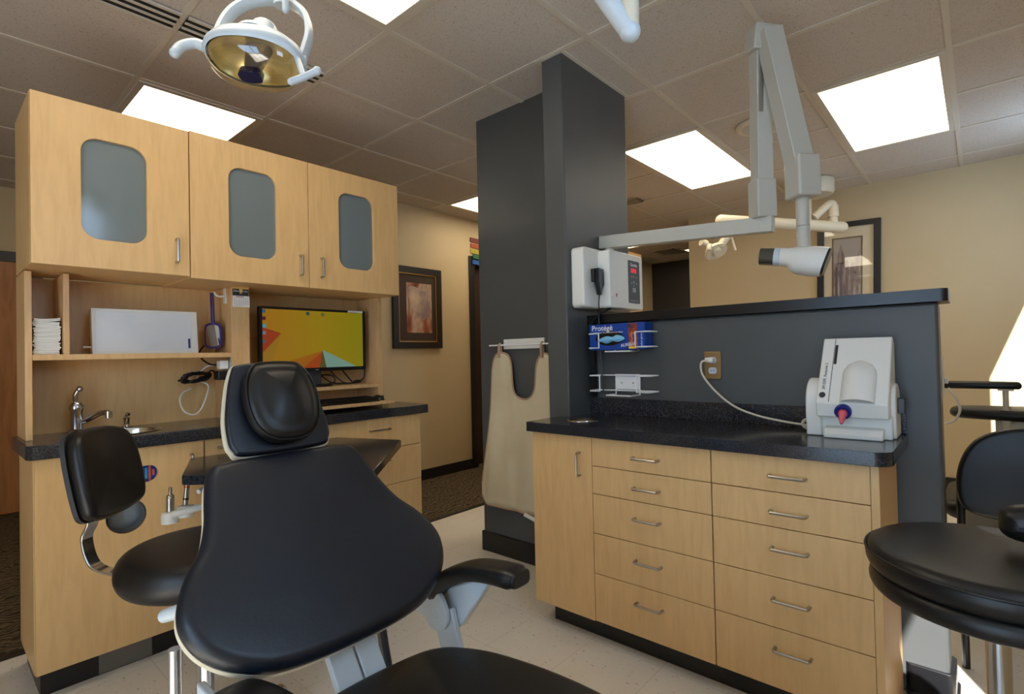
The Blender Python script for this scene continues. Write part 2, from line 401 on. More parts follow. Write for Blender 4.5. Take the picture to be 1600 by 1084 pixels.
# ------------------------------------------------------------------ left wall: upper cabinets
XF = -2.45
def upper(root, y0, y1, z0, z1, doors):
    c = MB(); c.box(-2.85, XF - .02, y0, y1, z0, z1); c.build('body', MAPLE, root)
    MB().box(XF - .02, XF - .0185, y0 + .004, y1 - .004, z0 + .004, z1 - .004).build('gap', MAPLE_DARK, root)
    for (a, b, win, hy) in doors:
        d = MB().plate([(a, z0), (b, z0), (b, z1), (a, z1)], [rrect(*win, .055, 8)], 0, .0185, onX(XF - .0185)).build('door', MAPLE, root, bevel=.0015)
        g = MB().box(XF - .0178, XF - .013, win[0] - .005, win[1] + .005, win[2] - .005, win[3] + .005).build('glass', FROST, d)
        dhandle((XF, hy, 1.58), (XF, hy, 1.674), (1, 0, 0)).build('handle', STEEL, d)
wa = thing('wall_cabinet', 'maple wall cabinet with one glazed door, at the left end above the sink', 'cabinet', (-2.65, .51, 1.528))
upper(wa, .262, .757, 1.528, 2.135, [(.263, .755, (.402, .606, 1.637, 2.014), .706)])
wb = thing('wall_cabinet', 'maple wall cabinet with two glazed doors, above the calendar and monitor', 'cabinet', (-2.65, 1.28, 1.522))
upper(wb, .758, 1.812, 1.522, 2.14, [(.759, 1.277, (.911, 1.12, 1.637, 2.032), 1.232), (1.280, 1.811, (1.443, 1.65, 1.640, 2.034), 1.341)])

# hutch between the counter and the wall cabinets
ZC = .895
hu = thing('open_shelf_hutch', 'open maple shelf hutch standing on the black counter under the wall cabinets', 'shelf', (-2.73, 1.03, ZC))
MB().box(-2.85, -2.832, .262, 1.81, ZC, 1.5215).build('back_panel', MAPLE, hu)
for a, b, z0, nm in ((.262, .283, ZC, 'side_panel'), (1.778, 1.81, ZC, 'side_panel'), (.978, 1.06, ZC, 'post'), (.372, .391, 1.212, 'divider')):
    MB().box(-2.832, -2.62, a, b, z0, 1.5215).build(nm, MAPLE_EDGE, hu, bevel=.0015)
MB().box(-2.832, -2.62, .283, .978, 1.190, 1.212).build('shelf', MAPLE_EDGE, hu, bevel=.0015)
MB().box(-2.832, -2.62, 1.06, 1.778, 1.003, 1.023).build('shelf', MAPLE_EDGE, hu, bevel=.0015)

# ------------------------------------------------------------------ left base cabinets and counter
def base_body(root, x0, x1, y0, y1, z0, z1, toe, nm='body'):
    MB().box(x0, x1, y0, y1, z0, z1).build(nm, MAPLE, root)
    MB().box(*toe, 0, z0).build('toe_kick', BLACKTRIM, root)
SILVER = mat('silver_panel', (120, 118, 114), 0.35, .6)
ba = thing('base_cabinet', 'maple sink cabinet with a tall door holding two round cutouts', 'cabinet', (-2.65, .54, 0))
c = MB(); c.box(-2.85, -2.835, .265, .8, .1, .8445); c.box(-2.85, -2.4705, .265, .28, .1, .8445); c.box(-2.835, -2.4705, .783, .8, .1, .8445); c.box(-2.835, -2.4705, .28, .783, .1, .115); c.box(-2.835, -2.4705, .28, .783, .83, .8445)
c.build('body', MAPLE, ba)
MB().box(-2.85, -2.515, .285, .80, 0, .10).build('toe_kick', BLACKTRIM, ba)
MB().box(-2.515, -2.511, .45, .62, .004, .098).build('kick_plate', SILVER, ba)
hole = ellipse(.528, .590, .064, .064, 40)
slot = rrect(.50, .634, .705, .771, .0329, 12)
dr = MB().plate([(.267, .102), (.798, .102), (.798, .845), (.267, .845)], [hole, slot], 0, .02, onX(XF - .02)).build('door', MAPLE, ba, bevel=.0012)
dhandle((XF, .749, .70), (XF, .749, .792), (1, 0, 0)).build('handle', STEEL, dr)
t = MB(); t.lathe([(.064, 0), (.064, -.05), (.060, -.05), (.060, 0)], (XF, .528, .590), (1, 0, 0), 40, cap=False)
t.build('chute_rim', STEEL, dr)
tb = thing('waste_bin', 'grey bin visible through the round hole in the sink cabinet door', 'bin', (-2.6, .528, .115))
R = []
for z, s_ in ((.1155, .8), (.54, .95), (.64, 1.0)): R.append([(-2.615 + .1 * s_ * math.cos(a), .528 + .14 * s_ * math.sin(a), z) for a in [2 * PI * i / 28 for i in range(28)]])
MB().rings(R, True, True, False).build('shell', mat('bin_grey', (150, 156, 160), .4), tb, solid=.004)
tis = thing('glove_box', 'blue printed glove box behind the slot in the sink cabinet door', 'box', (-2.52, .575, .69))
MB().box(-2.56, -2.478, .45, .70, .690, .79).build('carton', BLUE, tis, bevel=.002)
MB().plate(ellipse(.548, .733, .026, .03), [], 0, .001, onX(-2.478)).build('tissue', WPLAST, tis)
for i, (col, y) in enumerate((('orange_ink', .607), ('cyan_ink', .595), ('orange_ink2', .62))):
    MB().box(-2.4779, -2.4772, y, y + .008, .705 + .01 * i, .765 - .008 * i).build('print', mat(col, ((206, 96, 50), (60, 150, 190), (196, 90, 60))[i], .5), tis)
MB().box(-2.5, -2.4715, .283, .775, .680, .6895).build('box_shelf', MAPLE, ba)

bb = thing('base_cabinet', 'narrow maple cabinet with one drawer beside the sink cabinet, half hidden by chair', 'cabinet', (-2.65, 1.0, 0))
c = MB(); c.box(-2.85, XF - .0205, .802, 1.245, .10, .8445)
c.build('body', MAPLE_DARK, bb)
MB().box(-2.85, -2.515, .80, 1.245, 0, .10).build('toe_kick', BLACKTRIM, bb)
d = MB().box(XF - .02, XF, .803, 1.243, .765, .845).build('drawer', MAPLE, bb, bevel=.0012)
dhandle((XF, .855, .806), (XF, .95, .806), (1, 0, 0)).build('handle', STEEL, d)
d = MB().box(XF - .02, XF - .008, 1.03, 1.243, .102, .755).build('panel', MAPLE, bb, bevel=.0012)
bc = thing('base_cabinet', 'maple three-drawer cabinet below the monitor, at the far end of the left counter', 'cabinet', (-2.65, 1.6, 0))
MB().box(-2.85, XF - .0205, 1.247, 1.945, .10, .8445).build('body', MAPLE, bc)
MB().box(-2.85, -2.515, 1.245, 1.93, 0, .10).build('toe_kick', BLACKTRIM, bc)
MB().box(XF - .0205, XF - .019, 1.25, 1.942, .105, .84).build('gap', MAPLE_DARK, bc)
for z0, z1 in ((.674, .845), (.474, .671), (.102, .471)):
    d = MB().box(XF - .019, XF, 1.249, 1.944, z0, z1).build('drawer', MAPLE, bc, bevel=.0012)
    zh = z1 - .063
    dhandle((XF, 1.601, zh), (XF, 1.723, zh), (1, 0, 0)).build('handle', STEEL, d)
# outlet on the cabinet's far end
ot = tag(MB().box(-2.62, -2.55, 1.945, 1.951, .70, .80).build('outlet_plate', BLACKPL, loc=(-2.58, 1.948, .75), bevel=.002), 'dark outlet plate on the far end of the left cabinets', 'outlet')

def counter(name, out, holes, z0, z1, label):
    o = MB().plate(out, holes, z0, z1, Matrix.Identity(4)).build(name, GRANITE, loc=(out[0][0], out[0][1], z0), bevel=.006, bseg=3)
    return tag(o, label, 'countertop')
sink_c = (-2.60, .525)
o1 = [(-2.85, .245), (-2.475, .245), (-2.45, .25), (-2.434, .262), (-2.428, .285), (-2.428, 1.985), (-2.445, 2.0), (-2.85, 2.0)]
counter('countertop', o1, [ellipse(sink_c[0], sink_c[1], .115, .155, 48)], .845, ZC, 'speckled black stone countertop with the sink, under the hutch on the left')
sk = thing('sink', 'oval steel sink set in the left black counter', 'sink', (sink_c[0], sink_c[1], .75))
R = []
for s_, z in ((1.0, ZC + .002), (.97, ZC + .003), (.955, ZC - .002), (.93, .87), (.85, .82), (.6, .803), (.1, .80)):
    R.append([(sink_c[0] + .119 * s_ * math.cos(a), sink_c[1] + .159 * s_ * math.sin(a), z) for a in [2 * PI * i / 48 for i in range(48)]])
MB().rings(R, True, False, True).build('bowl', CHROME, sk)
fa = thing('faucet', 'chrome single-lever faucet at the back of the sink', 'faucet', (-2.755, .43, ZC))
MB().lathe([(.034, .0), (.034, .006), (.026, .012), (.021, .016), (.021, .085), (.026, .095), (.026, .108), (.018, .122), (.004, .126)], (-2.755, .43, ZC)).build('body', CHROME, fa)
MB().tube([(-2.755, .43, ZC + .04), (-2.735, .46, ZC + .05), (-2.70, .495, ZC + .075), (-2.675, .52, ZC + .078)], .0105, 12, smooth=6).cyl((-2.674, .520, ZC + .083), (-2.674, .520, ZC + .056), .013).build('spout', CHROME, fa)
MB().tube([(-2.755, .43, ZC + .12), (-2.752, .426, ZC + .135), (-2.745, .427, ZC + .158), (-2.738, .436, ZC + .176)], .0095, 12, smooth=5).ball((-2.737, .438, ZC + .177), .0125).build('lever', CHROME, fa)
sp = thing('soap_dispenser', 'small chrome soap dispenser right of the faucet on the left counter', 'soap dispenser', (-2.765, .60, ZC))
MB().lathe([(.023, 0), (.023, .006), (.014, .011), (.011, .014), (.011, .035), (.014, .042), (.009, .048), (.004, .05)], (-2.765, .60, ZC)).build('body', CHROME, sp)
MB().tube([(-2.765, .60, ZC + .046), (-2.75, .598, ZC + .062), (-2.735, .602, ZC + .058)], .006, 10, smooth=4).build('nozzle', CHROME, sp)

# ------------------------------------------------------------------ things on the hutch
pz = 1.2125
mesh_bib = None
for k in range(24):
    h = .0056; zz = pz + k * h; c = .012 if k > 21 else .0
    b = MB(Matrix.Translation((-2.722 + random.uniform(-.003, .003), .327 + random.uniform(-.0025, .0025), zz)) @ Matrix.Rotation(random.uniform(-.03, .03), 4, 'Z'))
    hw = .0385 + random.uniform(-.002, .001)
    R = []
    for i in range(9):
        y = -hw + 2 * hw * i / 8; sag = c * ((i / 8 - .35) ** 2) * 1.2
        R.append([(-.085, y, .0003 + sag), (.085, y, .0003 + sag), (.086, y, h * .5 + sag), (.085, y, h - .0004 + sag), (-.085, y, h - .0004 + sag)])
    b.rings(R)
    o = b.build('paper_bib', PAPER, loc=(-2.722, .327, zz))
    tag(o, 'folded white paper bib in the stack filling the small cubby left of the light box', 'paper bib', 'paper bibs stacked in the cubby')

lb = thing('x_ray_viewer', 'white x-ray viewing box leaning on the shelf between papers and hand mirror', 'light box', (-2.74, .67, pz))
LM = frame((-2.70, .668, pz + .0005), (0, 1, 0), (-.10, 0, 1))
MB(LM).prism(rrect(-.194, .194, 0, .19, .004), -.035, -.004).build('housing', WPLAST, lb, bevel=.002)
MB(LM).plate(rrect(-.194, .194, 0, .19, .004), [rrect(-.182, .17, .012, .178, .003)], -.004, 0, Matrix.Identity(4)).build('frame', WPLAST, lb)
MB(LM).prism(rrect(-.182, .17, .012, .178, .003), -.004, -.0025).build('viewing_panel', noise_ramp(mat('opal_panel', (222, 226, 230), .3), [(.3, (210, 216, 222)), (.7, (232, 234, 235))], 3), lb)
MB(LM).prism(rrect(.155, .162, .022, .066, .002), -.0025, .003).build('switch', NAVY, lb)
MB(LM).tube([(-.194, .03, -.02), (-.21, .031, -.02), (-.22, .031, -.02)], .004).build('plug', WPLAST, lb)

hm = thing('hand_mirror', 'purple hand mirror hanging on a white hook beside the calendar', 'mirror', (-2.71, .95, 1.24))
HM = frame((-2.715, .934, 1.235), (.86, .5, 0), (0, -.04, 1))
MB(HM).plate(catmull([(-.028, 0), (.028, 0), (.045, .02), (.045, .095), (.025, .118), (-.025, .118), (-.045, .095), (-.045, .02)], True, 5), [], -.006, .004, Matrix.Identity(4)).build('frame', PURPLE, hm, bevel=.003)
MB(HM).plate(catmull([(-.022, .01), (.022, .01), (.036, .026), (.036, .09), (.02, .108), (-.02, .108), (-.036, .09), (-.036, .026)], True, 5), [], .0042, .0052, Matrix.Identity(4)).build('mirror_glass', MIRROR, hm)
MB(HM).bar((0, .112, 0), (0, .262, 0), .017, .011, (0, 0, 1)).build('handle', PURPLE, hm, bevel=.004)
hk = thing('adhesive_hook', 'white adhesive hook on the post side holding the hand mirror', 'hook', (-2.70, .975, 1.5))
MB().prism([(-2.705, 1.447), (-2.675, 1.447), (-2.68, 1.52), (-2.70, 1.52)], 0, .004, onYn(.978)).build('plate', WPLAST, hk)
MB().tube([(-2.70, .974, 1.483), (-2.70, .955, 1.480), (-2.703, .940, 1.488), (-2.706, .935, 1.50)], .0045, 8, smooth=4).build('prong', WPLAST, hk)
ca = thing('calendar', 'small tear-off calendar taped to the front of the hutch post', 'calendar', (-2.62, 1.02, 1.43))
CM = onX(-2.62)
MB().box(-2.62, -2.6185, .983, 1.059, 1.428, 1.5215).build('card', mat('calendar_card', (234, 190, 104), .7), ca)
MB().box(-2.6185, -2.6178, .984, 1.057, 1.480, 1.512).build('header', mat('slate_ink', (42, 48, 56), .6), ca)
MB().box(-2.6185, -2.616, .984, 1.060, 1.427, 1.480).build('date_pad', PAPER, ca)
text('lettering', 'Edmonds Inc', .0125, WHITE, CM @ Matrix.Translation((1.0205, 1.4985, .0026)), ca, 'CENTER')
MB().plate([(1.013, 1.511), (1.029, 1.511), (1.027, 1.50), (1.024, 1.496), (1.026, 1.489), (1.023, 1.489), (1.021, 1.496), (1.018, 1.489), (1.0155, 1.489), (1.018, 1.496)], [], .0028, .0032, CM).build('tooth_logo', mat('pale_yellow_ink', (236, 208, 120), .6), ca)
MB().box(-2.6160, -2.6156, .998, 1.034, 1.4735, 1.4765).build('month_name', RED, ca)
nn = 1
for r_ in range(5):
    for c_ in range(7):
        if (r_ == 0 and c_ < 2) or nn > 30: continue
        text('date', str(nn), .006, BLACKINK, CM @ Matrix.Translation((.990 + .0098 * c_, 1.4655 - .0083 * r_, .0041)), ca, ext=.0001); nn += 1
ou = thing('outlet', 'outlet on the hutch post side crowded with black and white plugs', 'outlet', (-2.65, .978, 1.13))
MB().box(-2.668, -2.622, .973, .978, 1.08, 1.195).build('plate', STEEL, ou, bevel=.0015)
MB().box(-2.690, -2.645, .935, .973, 1.135, 1.175).build('adapter', WPLAST, ou, bevel=.004)
MB().box(-2.700, -2.640, .925, .973, 1.085, 1.128).build('adapter', BLACKPL, ou, bevel=.005)
cb = MB(); pts = []
for k in range(60):
    a = k * .62; q = math.sin(k * .21) * .5
    pts.append((-2.765 + .012 * math.sin(a * .7) + .006 * q, .865 + .055 * math.cos(a) + .016 * math.sin(k * 1.3), 1.098 + .018 * math.sin(a) + .006 * math.cos(k * 2.1) + .02 * math.cos(a) * .4))
cb.tube(pts, .0042, 6, smooth=3); cb.tube([(-2.76, .905, 1.10), (-2.72, .925, 1.13), (-2.685, .93, 1.11)], .0042, 6, smooth=5)
cb.tube([(-2.685, .93, 1.155), (-2.72, .915, 1.16), (-2.77, .90, 1.185), (-2.80, .90, 1.22), (-2.80, .92, 1.25)], .0042, 6, smooth=5)
tag(cb.build('power_cord', BLACKPL, loc=(-2.76, .88, 1.09)), 'bundled black power cord hanging at the outlet under the shelf', 'cord')
wc = MB(); wc.tube([(-2.69, .937, 1.155), (-2.74, .915, 1.15), (-2.79, .895, 1.12), (-2.79, .885, 1.085), (-2.775, .925, 1.06), (-2.76, .915, 1.01), (-2.755, .885, .945), (-2.76, .855, .925), (-2.77, .82, .945), (-2.78, .808, .995), (-2.79, .825, 1.03), (-2.80, .86, 1.045)], .0034, 8, smooth=8)
tag(wc.build('power_cord', WPLAST, loc=(-2.77, .86, .95)), 'looped white power cord dangling above the left counter', 'cord')

mo = thing('monitor', 'black computer monitor with a yellow desktop standing in the hutch', 'monitor', (-2.73, 1.45, 1.023))
MMx = frame((-2.69, 1.435, 1.272), (0, 1, 0), (0, 0, 1))
MB(MMx).plate(rrect(-.302, .302, -.166, .172, .006), [rrect(-.288, .288, -.146, .16, .002)], -.02, .008, Matrix.Identity(4)).build('bezel', BLACKPL, mo, bevel=.002)
MB(MMx).box(-.29, .29, -.15, .162, -.03, 0).build('back_case', BLACKPL, mo)
def emis(name, rgb, s=1.0):
    m = mat(name, rgb, .25, spec=.3); b = m.node_tree.nodes['Principled BSDF']; b.inputs['Base Color'].default_value = (.01, .01, .01, 1)
    b.inputs['Emission Color'].default_value = lin(rgb); b.inputs['Emission Strength'].default_value = s; return m
SE = .40
YB = emis('screen_yellow', (188, 148, 24), SE)
nt = YB.node_tree; tcx = nt.nodes.new('ShaderNodeTexCoord'); sx = nt.nodes.new('ShaderNodeSeparateXYZ'); rp = nt.nodes.new('ShaderNodeValToRGB')
nt.links.new(tcx.outputs['Generated'], sx.inputs[0]); nt.links.new(sx.outputs['Y'], rp.inputs['Fac'])
rp.color_ramp.elements[0].color = lin((205, 140, 25)); rp.color_ramp.elements[1].color = lin((170, 160, 20)); rp.color_ramp.elements.new(.55).color = lin((192, 160, 22))
nt.links.new(rp.outputs['Color'], nt.nodes['Principled BSDF'].inputs['Emission Color'])
scn = MB(MMx).box(-.288, .288, -.146, .16, .0005, .001).build('screen', YB, mo)
def shape(nm, poly, w0, m): MB(MMx).prism(poly, w0, w0 + .0003).build(nm, m, scn)
shape('desktop_shape', [(-.288, -.146), (.02, -.146), (.035, -.055)], .0011, emis('screen_amber', (196, 118, 24), SE))
shape('desktop_shape', [(-.075, -.146), (.02, -.146), (.032, -.062)], .0015, emis('screen_orange', (196, 84, 30), SE))
shape('desktop_shape', [(.018, -.146), (.06, -.146), (.036, -.052)], .0018, emis('screen_brown', (110, 96, 44), SE))
shape('desktop_shape', [(.058, -.146), (.245, -.146), (.036, -.050)], .0021, emis('screen_mint', (150, 190, 172), SE))
shape('desktop_shape', [(-.288, .068), (-.19, .037), (-.288, -.065)], .0011, emis('screen_red', (188, 72, 32), SE))
shape('desktop_shape', [(-.288, -.065), (-.19, .037), (-.235, -.10), (-.288, -.10)], .0013, emis('screen_gold', (190, 140, 40), SE))
for (u, v, c_) in ((-.277, .148, (60, 120, 150)), (-.277, .112, (110, 30, 60)), (-.276, .073, (90, 190, 220)), (-.277, .038, (150, 150, 160)), (-.277, -.003, (110, 110, 120)), (-.045, .145, (50, 90, 100)), (.04, .143, (110, 130, 70))):
    shape('desktop_icon', rrect(u - .009, u + .009, v - .009, v + .009, .004, 3), .0016, emis('icon_%d' % int(u * 1000 + v * 7000), c_, SE))
text('maker_badge', 'acer', .012, GREYPL, MMx @ Matrix.Translation((.0, -.160, .0085)), mo, 'CENTER')
MB(MMx).box(.19, .285, .161, .172, .0082, .009).build('sticker', PAPER, mo)
MB().box(-2.728, -2.70, 1.40, 1.47, 1.03, 1.2).build('stand', DARKGREY, mo, bevel=.006)
MB().lathe([(.10, 0), (.10, .006), (.07, .012), (.001, .014)], (-2.722, 1.435, 1.023)).build('foot', BLACKPL, mo)
cb = MB()
cb.tube([(-2.80, 1.50, 1.10), (-2.77, 1.53, 1.06), (-2.76, 1.58, 1.033), (-2.75, 1.66, 1.029), (-2.74, 1.72, 1.033), (-2.735, 1.757, 1.06), (-2.74, 1.762, 1.12), (-2.75, 1.74, 1.15)], .0038, 8, smooth=6)
cb.tube([(-2.80, 1.65, 1.11), (-2.77, 1.675, 1.06), (-2.75, 1.69, 1.032)], .0038, 8, smooth=6)
cb.tube([(-2.80, 1.50, 1.03), (-2.76, 1.54, 1.03), (-2.73, 1.565, 1.045), (-2.745, 1.56, 1.075), (-2.79, 1.52, 1.08), (-2.80, 1.49, 1.05)], .0035, 8, smooth=6)
cb.tube([(-2.81, 1.58, 1.11), (-2.78, 1.60, 1.07), (-2.76, 1.65, 1.03), (-2.74, 1.73, 1.032)], .0034, 8, smooth=6)
cb.ball((-2.74, 1.715, 1.036), .013, 12, (1, 2.2, .8))
tag(cb.build('cable_bundle', BLACKPL, loc=(-2.76, 1.6, 1.03)), 'tangle of black cables on the shelf below the monitor', 'cable')
sh = thing('keyboard_tray', 'thin maple keyboard board lying on the counter below the monitor', 'tray', (-2.6, 1.5, ZC))
MB().box(-2.83, -2.455, 1.10, 1.772, .917, .932).build('board', MAPLE_EDGE, sh, bevel=.0015)
for y in (1.15, 1.74): MB().box(-2.82, -2.50, y - .02, y + .02, ZC, .917).build('runner', MAPLE_EDGE, sh)
kb = thing('keyboard', 'black computer keyboard on the maple board', 'keyboard', (-2.56, 1.48, .932))
MB().prism([(-2.645, .932), (-2.49, .932), (-2.49, .942), (-2.645, .956)], -1.70, -1.27, frame((0, 0, 0), (1, 0, 0), (0, 0, 1))).build('case', BLACKPL, kb, bevel=.003)
for r_ in range(5):
    for c_ in range(19):
        x = -2.505 - r_ * .024; y = 1.282 + c_ * .0218; z = .9435 + r_ * .0022
        MB().box(x - .0095, x + .0095, y, y + .0185, z - .002, z + .0065).build('key', BLACKPL, kb)
ms = thing('computer_mouse', 'black mouse at the right end of the maple keyboard board', 'mouse', (-2.56, 1.735, .932))
mb_ = MB().ball((-2.565, 1.737, .9325), .03, 24, (1.55, 1, 1.0))
for v_ in mb_.bm.verts: v_.co.z = max(v_.co.z, .9325)
mb_.build('shell', BLACKPL, ms)
MB().cyl((-2.520, 1.734, .953), (-2.520, 1.740, .953), .008).build('wheel', DARKGREY, ms)
# orange network cable at the left of the monitor
tag(MB().tube([(-2.828, 1.062, 1.286), (-2.80, 1.10, 1.286), (-2.77, 1.17, 1.288), (-2.76, 1.25, 1.29)], .0025, 8, smooth=5).build('network_cable', mat('orange_cable', (205, 110, 50), .5), loc=(-2.79, 1.15, 1.286)), 'thin orange cable running from the post behind the monitor', 'cable')

# ------------------------------------------------------------------ hall wall: picture and coloured sign
def picture(root, M, w, h, fw, inner, mats):
    MB(M).plate(rrect(-w / 2, w / 2, -h / 2, h / 2, .002, 1), [rrect(-w / 2 + fw, w / 2 - fw, -h / 2 + fw, h / 2 - fw, .001, 1)], 0, .03, Matrix.Identity(4)).build('frame', mats[0], root, bevel=.006)
    MB(M).box(-w / 2 + fw - .004, w / 2 - fw + .004, -h / 2 + fw - .004, h / 2 - fw + .004, .004, .012).build('mat_board', mats[1], root)
    return MB(M).box(*inner, .0122, .0132).build('print', mats[2], root)
PM = onX(-3.988) @ Matrix.Translation((3.15, 1.635, 0))
pa = thing('framed_picture', 'black framed abstract picture on the tan hall wall beside the cabinets', 'picture', (-3.988, 3.15, 1.26))
PR = mat('abstract_print', (170, 130, 110), .5); noise_ramp(PR, [(.30, (92, 42, 26)), (.42, (150, 84, 58)), (.52, (196, 168, 142)), (.62, (122, 104, 112)), (.72, (188, 160, 138))], 2.6, (1, 1.6, .9), 7, 1.2)
pr = picture(pa, PM, .575, .765, .06, (-.13, .17, -.235, .235), [BLACKTRIM, mat('brown_mat', (62, 42, 30), .7), PR])
MB(PM).plate(rrect(-.2275, .2275, -.3225, .3225, .002, 1), [rrect(-.2175, .2175, -.3125, .3125, .001, 1)], .012, .022, Matrix.Identity(4)).build('gold_slip', mat('gold_slip', (190, 156, 96), .35, .6), pa)
MB(PM).plate(catmull([(-.10, .20), (.05, .18), (.14, .19), (.16, .05), (.12, -.08), (.05, -.10), (-.05, -.03), (-.09, .05)], True, 5), [], .0133, .0137, Matrix.Identity(4)).build('painted_shape', noise_ramp(mat('pale_paint', (200, 176, 150), .5), [(.35, (140, 120, 124)), (.6, (208, 184, 158))], 5, detail=6), pr)
for k, (z, col, y0) in enumerate(((2.395, (112, 36, 30), 3.868), (2.335, (168, 70, 36), 3.872), (2.275, (170, 158, 40), 3.872), (2.215, (40, 96, 52), 3.876), (2.155, (28, 88, 160), 3.866))):
    X0 = -3.962 if k > 2 else -3.99
    o = MB().prism([(y0, z - .022), (y0 + .2, z - .03), (y0 + .2, z + .018), (y0, z + .022)], 0, .012, onX(X0)).build('sign_bar', mat('sign_%d' % k, col, .5), loc=(X0, y0, z))
    tag(o, '%s painted bar of the sign beside the dark hall door' % ('dark red', 'orange', 'yellow', 'green', 'blue')[k], 'sign', 'coloured sign bars by the hall door')

# ------------------------------------------------------------------ lead apron on its rail
ra = thing('apron_rail', 'white wall rail holding the beige apron on the grey wall', 'rail', (-1.93, 2.277, 1.24))
MB().box(-2.075, -1.775, 2.267, 2.2765, 1.205, 1.262).build('plate', WPLAST, ra, bevel=.001)
MB().tube([(-2.165, 2.242, 1.228), (-1.61, 2.242, 1.228)], .005).build('bar', WIRE, ra)
for x in (-2.06, -1.79): MB().cyl((x, 2.242, 1.228), (x, 2.268, 1.232), .004).cyl((x, 2.264, 1.25), (x, 2.2665, 1.25), .005).build('bracket', WIRE, ra)
ap = thing('lead_apron', 'beige lead x-ray apron hanging from the rail on the grey wall', 'apron', (-1.93, 2.245, .29))
TOP = [(-2.262, .40), (-2.24, .50), (-2.21, .62), (-2.185, .74), (-2.165, .88), (-2.157, 1.02), (-2.15, 1.10), (-2.13, 1.16), (-2.10, 1.182), (-2.05, 1.182), (-2.015, 1.155), (-1.998, 1.10), (-1.992, 1.03), (-1.984, .975), (-1.96, .938), (-1.91, .922), (-1.86, .936), (-1.832, .98), (-1.823, 1.05), (-1.815, 1.11), (-1.795, 1.155), (-1.765, 1.175), (-1.73, 1.165), (-1.705, 1.11), (-1.69, 1.02), (-1.675, .92), (-1.655, .80), (-1.625, .66), (-1.60, .56)]
cols = [p for p in catmull([(a, b, 0) for a, b in TOP], False, 3)]
def zbot(x): return .290 + .05 * max(0, (-2.20 - x) / .062) ** 2 - .006 * (x + 2.2)
rows = 26; R = []
for p in cols:
    x = p[0]; zt_ = p[1]; zb_ = zbot(x); col = []
    for j in range(rows + 1):
        z = zb_ + (zt_ - zb_) * j / rows
        f = .006 * math.sin(x * 23 + z * 2.0) * min(1, (1.2 - z) * 2) + .004 * math.sin(x * 47 - z * 6) + .005 * math.exp(-((x + 2.07 - (1.1 - z) * .06) / .02) ** 2)
        col.append((x, 2.247 - f * .9, z))
    R.append(col)
m = MB(); m.rings(R, False, False, False); m.build('body', APRON, ap, solid=.006, angle=80)
edge = [c[-1] for c in R]
MB().tube([(p[0], p[1] - .001, p[2]) for p in edge] , .0055, 8).tube([(c[0][0], c[0][1] - .001, c[0][2]) for c in R], .0055, 8).build('hem', APRONHEM, ap)
for x, zt2 in ((-2.083, 1.18), (-1.772, 1.172)): MB().tube([(x, 2.249, zt2 - .02), (x, 2.252, zt2 + .03), (x, 2.245, 1.236), (x, 2.235, zt2 + .03), (x, 2.238, zt2 - .02)], .008, 8, smooth=4).build('hanging_loop', APRONHEM, ap)
MB().cyl((-1.905, 2.225, .288), (-1.80, 2.228, .262), .011).build('roll_tag', WPLAST, ap)

# ------------------------------------------------------------------ right cabinets, counter, backsplash
YF = 1.80
rc = thing('base_cabinet', 'narrow maple cabinet with one tall door, beside the hanging apron', 'cabinet', (-1.33, 2.0, 0))
MB().box(-1.488, -1.182, YF + .0205, 2.029, .10, .835).build('body', MAPLE, rc)
MB().box(-1.44, -1.182, 1.875, 2.029, 0, .10).build('toe_kick', BLACKTRIM, rc)
d = MB().box(-1.487, -1.1815, YF, YF + .02, .098, .832).build('door', MAPLE, rc, bevel=.0012)
dhandle((-1.238, YF, .674), (-1.238, YF, .766), (0, -1, 0)).build('handle', STEEL, d)
def drawers(label, x0, x1, cuts, hx):
    r = thing('base_cabinet', label, 'cabinet', ((x0 + x1) / 2, 2.0, 0), 0, None)
    MB().box(x0, x1, YF + .0205, 2.2, .10, .835).build('body', MAPLE, r)
    MB().box(x0, x1 - (.012 if x1 > -.3 else 0), 1.875, 2.2, 0, .10).build('toe_kick', BLACKTRIM, r)
    MB().box(x0 + .002, x1 - .002, YF + .0185, YF + .0206, .103, .832).build('gap', MAPLE_DARK, r)
    for k in range(5):
        zz1, zz0 = cuts[k], cuts[k + 1]
        d = MB().box(x0 + .0012, x1 - (.0012 if x1 < -.3 else .0005), YF, YF + .0185, zz0 + .0014, zz1 - .0014).build('drawer', MAPLE, r, bevel=.001)
        zh = (.7725, .66, .5445, .3845, .2275)[k]
        dhandle((hx, YF, zh), (hx + .102, YF, zh), (0, -1, 0)).build('handle', STEEL, d)
    return r
cuts = [.833, .7195, .608, .4505, .2905, .1]
drawers('maple cabinet of five drawers in the middle of the right counter', -1.1800, -.7000, cuts, -.992)
r2 = drawers('maple cabinet of five drawers at the right end, below the mixing machine', -.6985, -.2440, cuts, -.510)
MB().box(-.2435, -.2225, YF, 2.2, .0, .835).build('end_panel', MAPLE, r2, bevel=.001)
ring_c = (-1.327, 1.965)
oo = [(-1.503, 1.778)] + [(-.236 + .046 * math.sin(a), 1.824 - .046 * math.cos(a)) for a in [PI / 2 * i / 8 for i in range(9)]] + [(-.190, 2.2215), (-1.4475, 2.2215), (-1.4475, 2.0295), (-1.503, 2.0295)]
counter('countertop', oo, [ellipse(ring_c[0], ring_c[1], .066, .066, 40)], .8355, .876, 'speckled black stone countertop on the right drawer cabinets')
t = MB().plate(rrect(-1.4475, -.192, .8765, .954, .012, 4), [], 0, .02, onYn(2.2215)).build('backsplash', GRANITE, loc=(-.8, 2.21, .8765), bevel=.002)
tag(t, 'black stone backsplash strip along the half wall behind the right counter', 'backsplash')
wr = thing('waste_chute', 'round steel-rimmed waste opening in the right counter beside the pillar', 'waste opening', (ring_c[0], ring_c[1], .84))
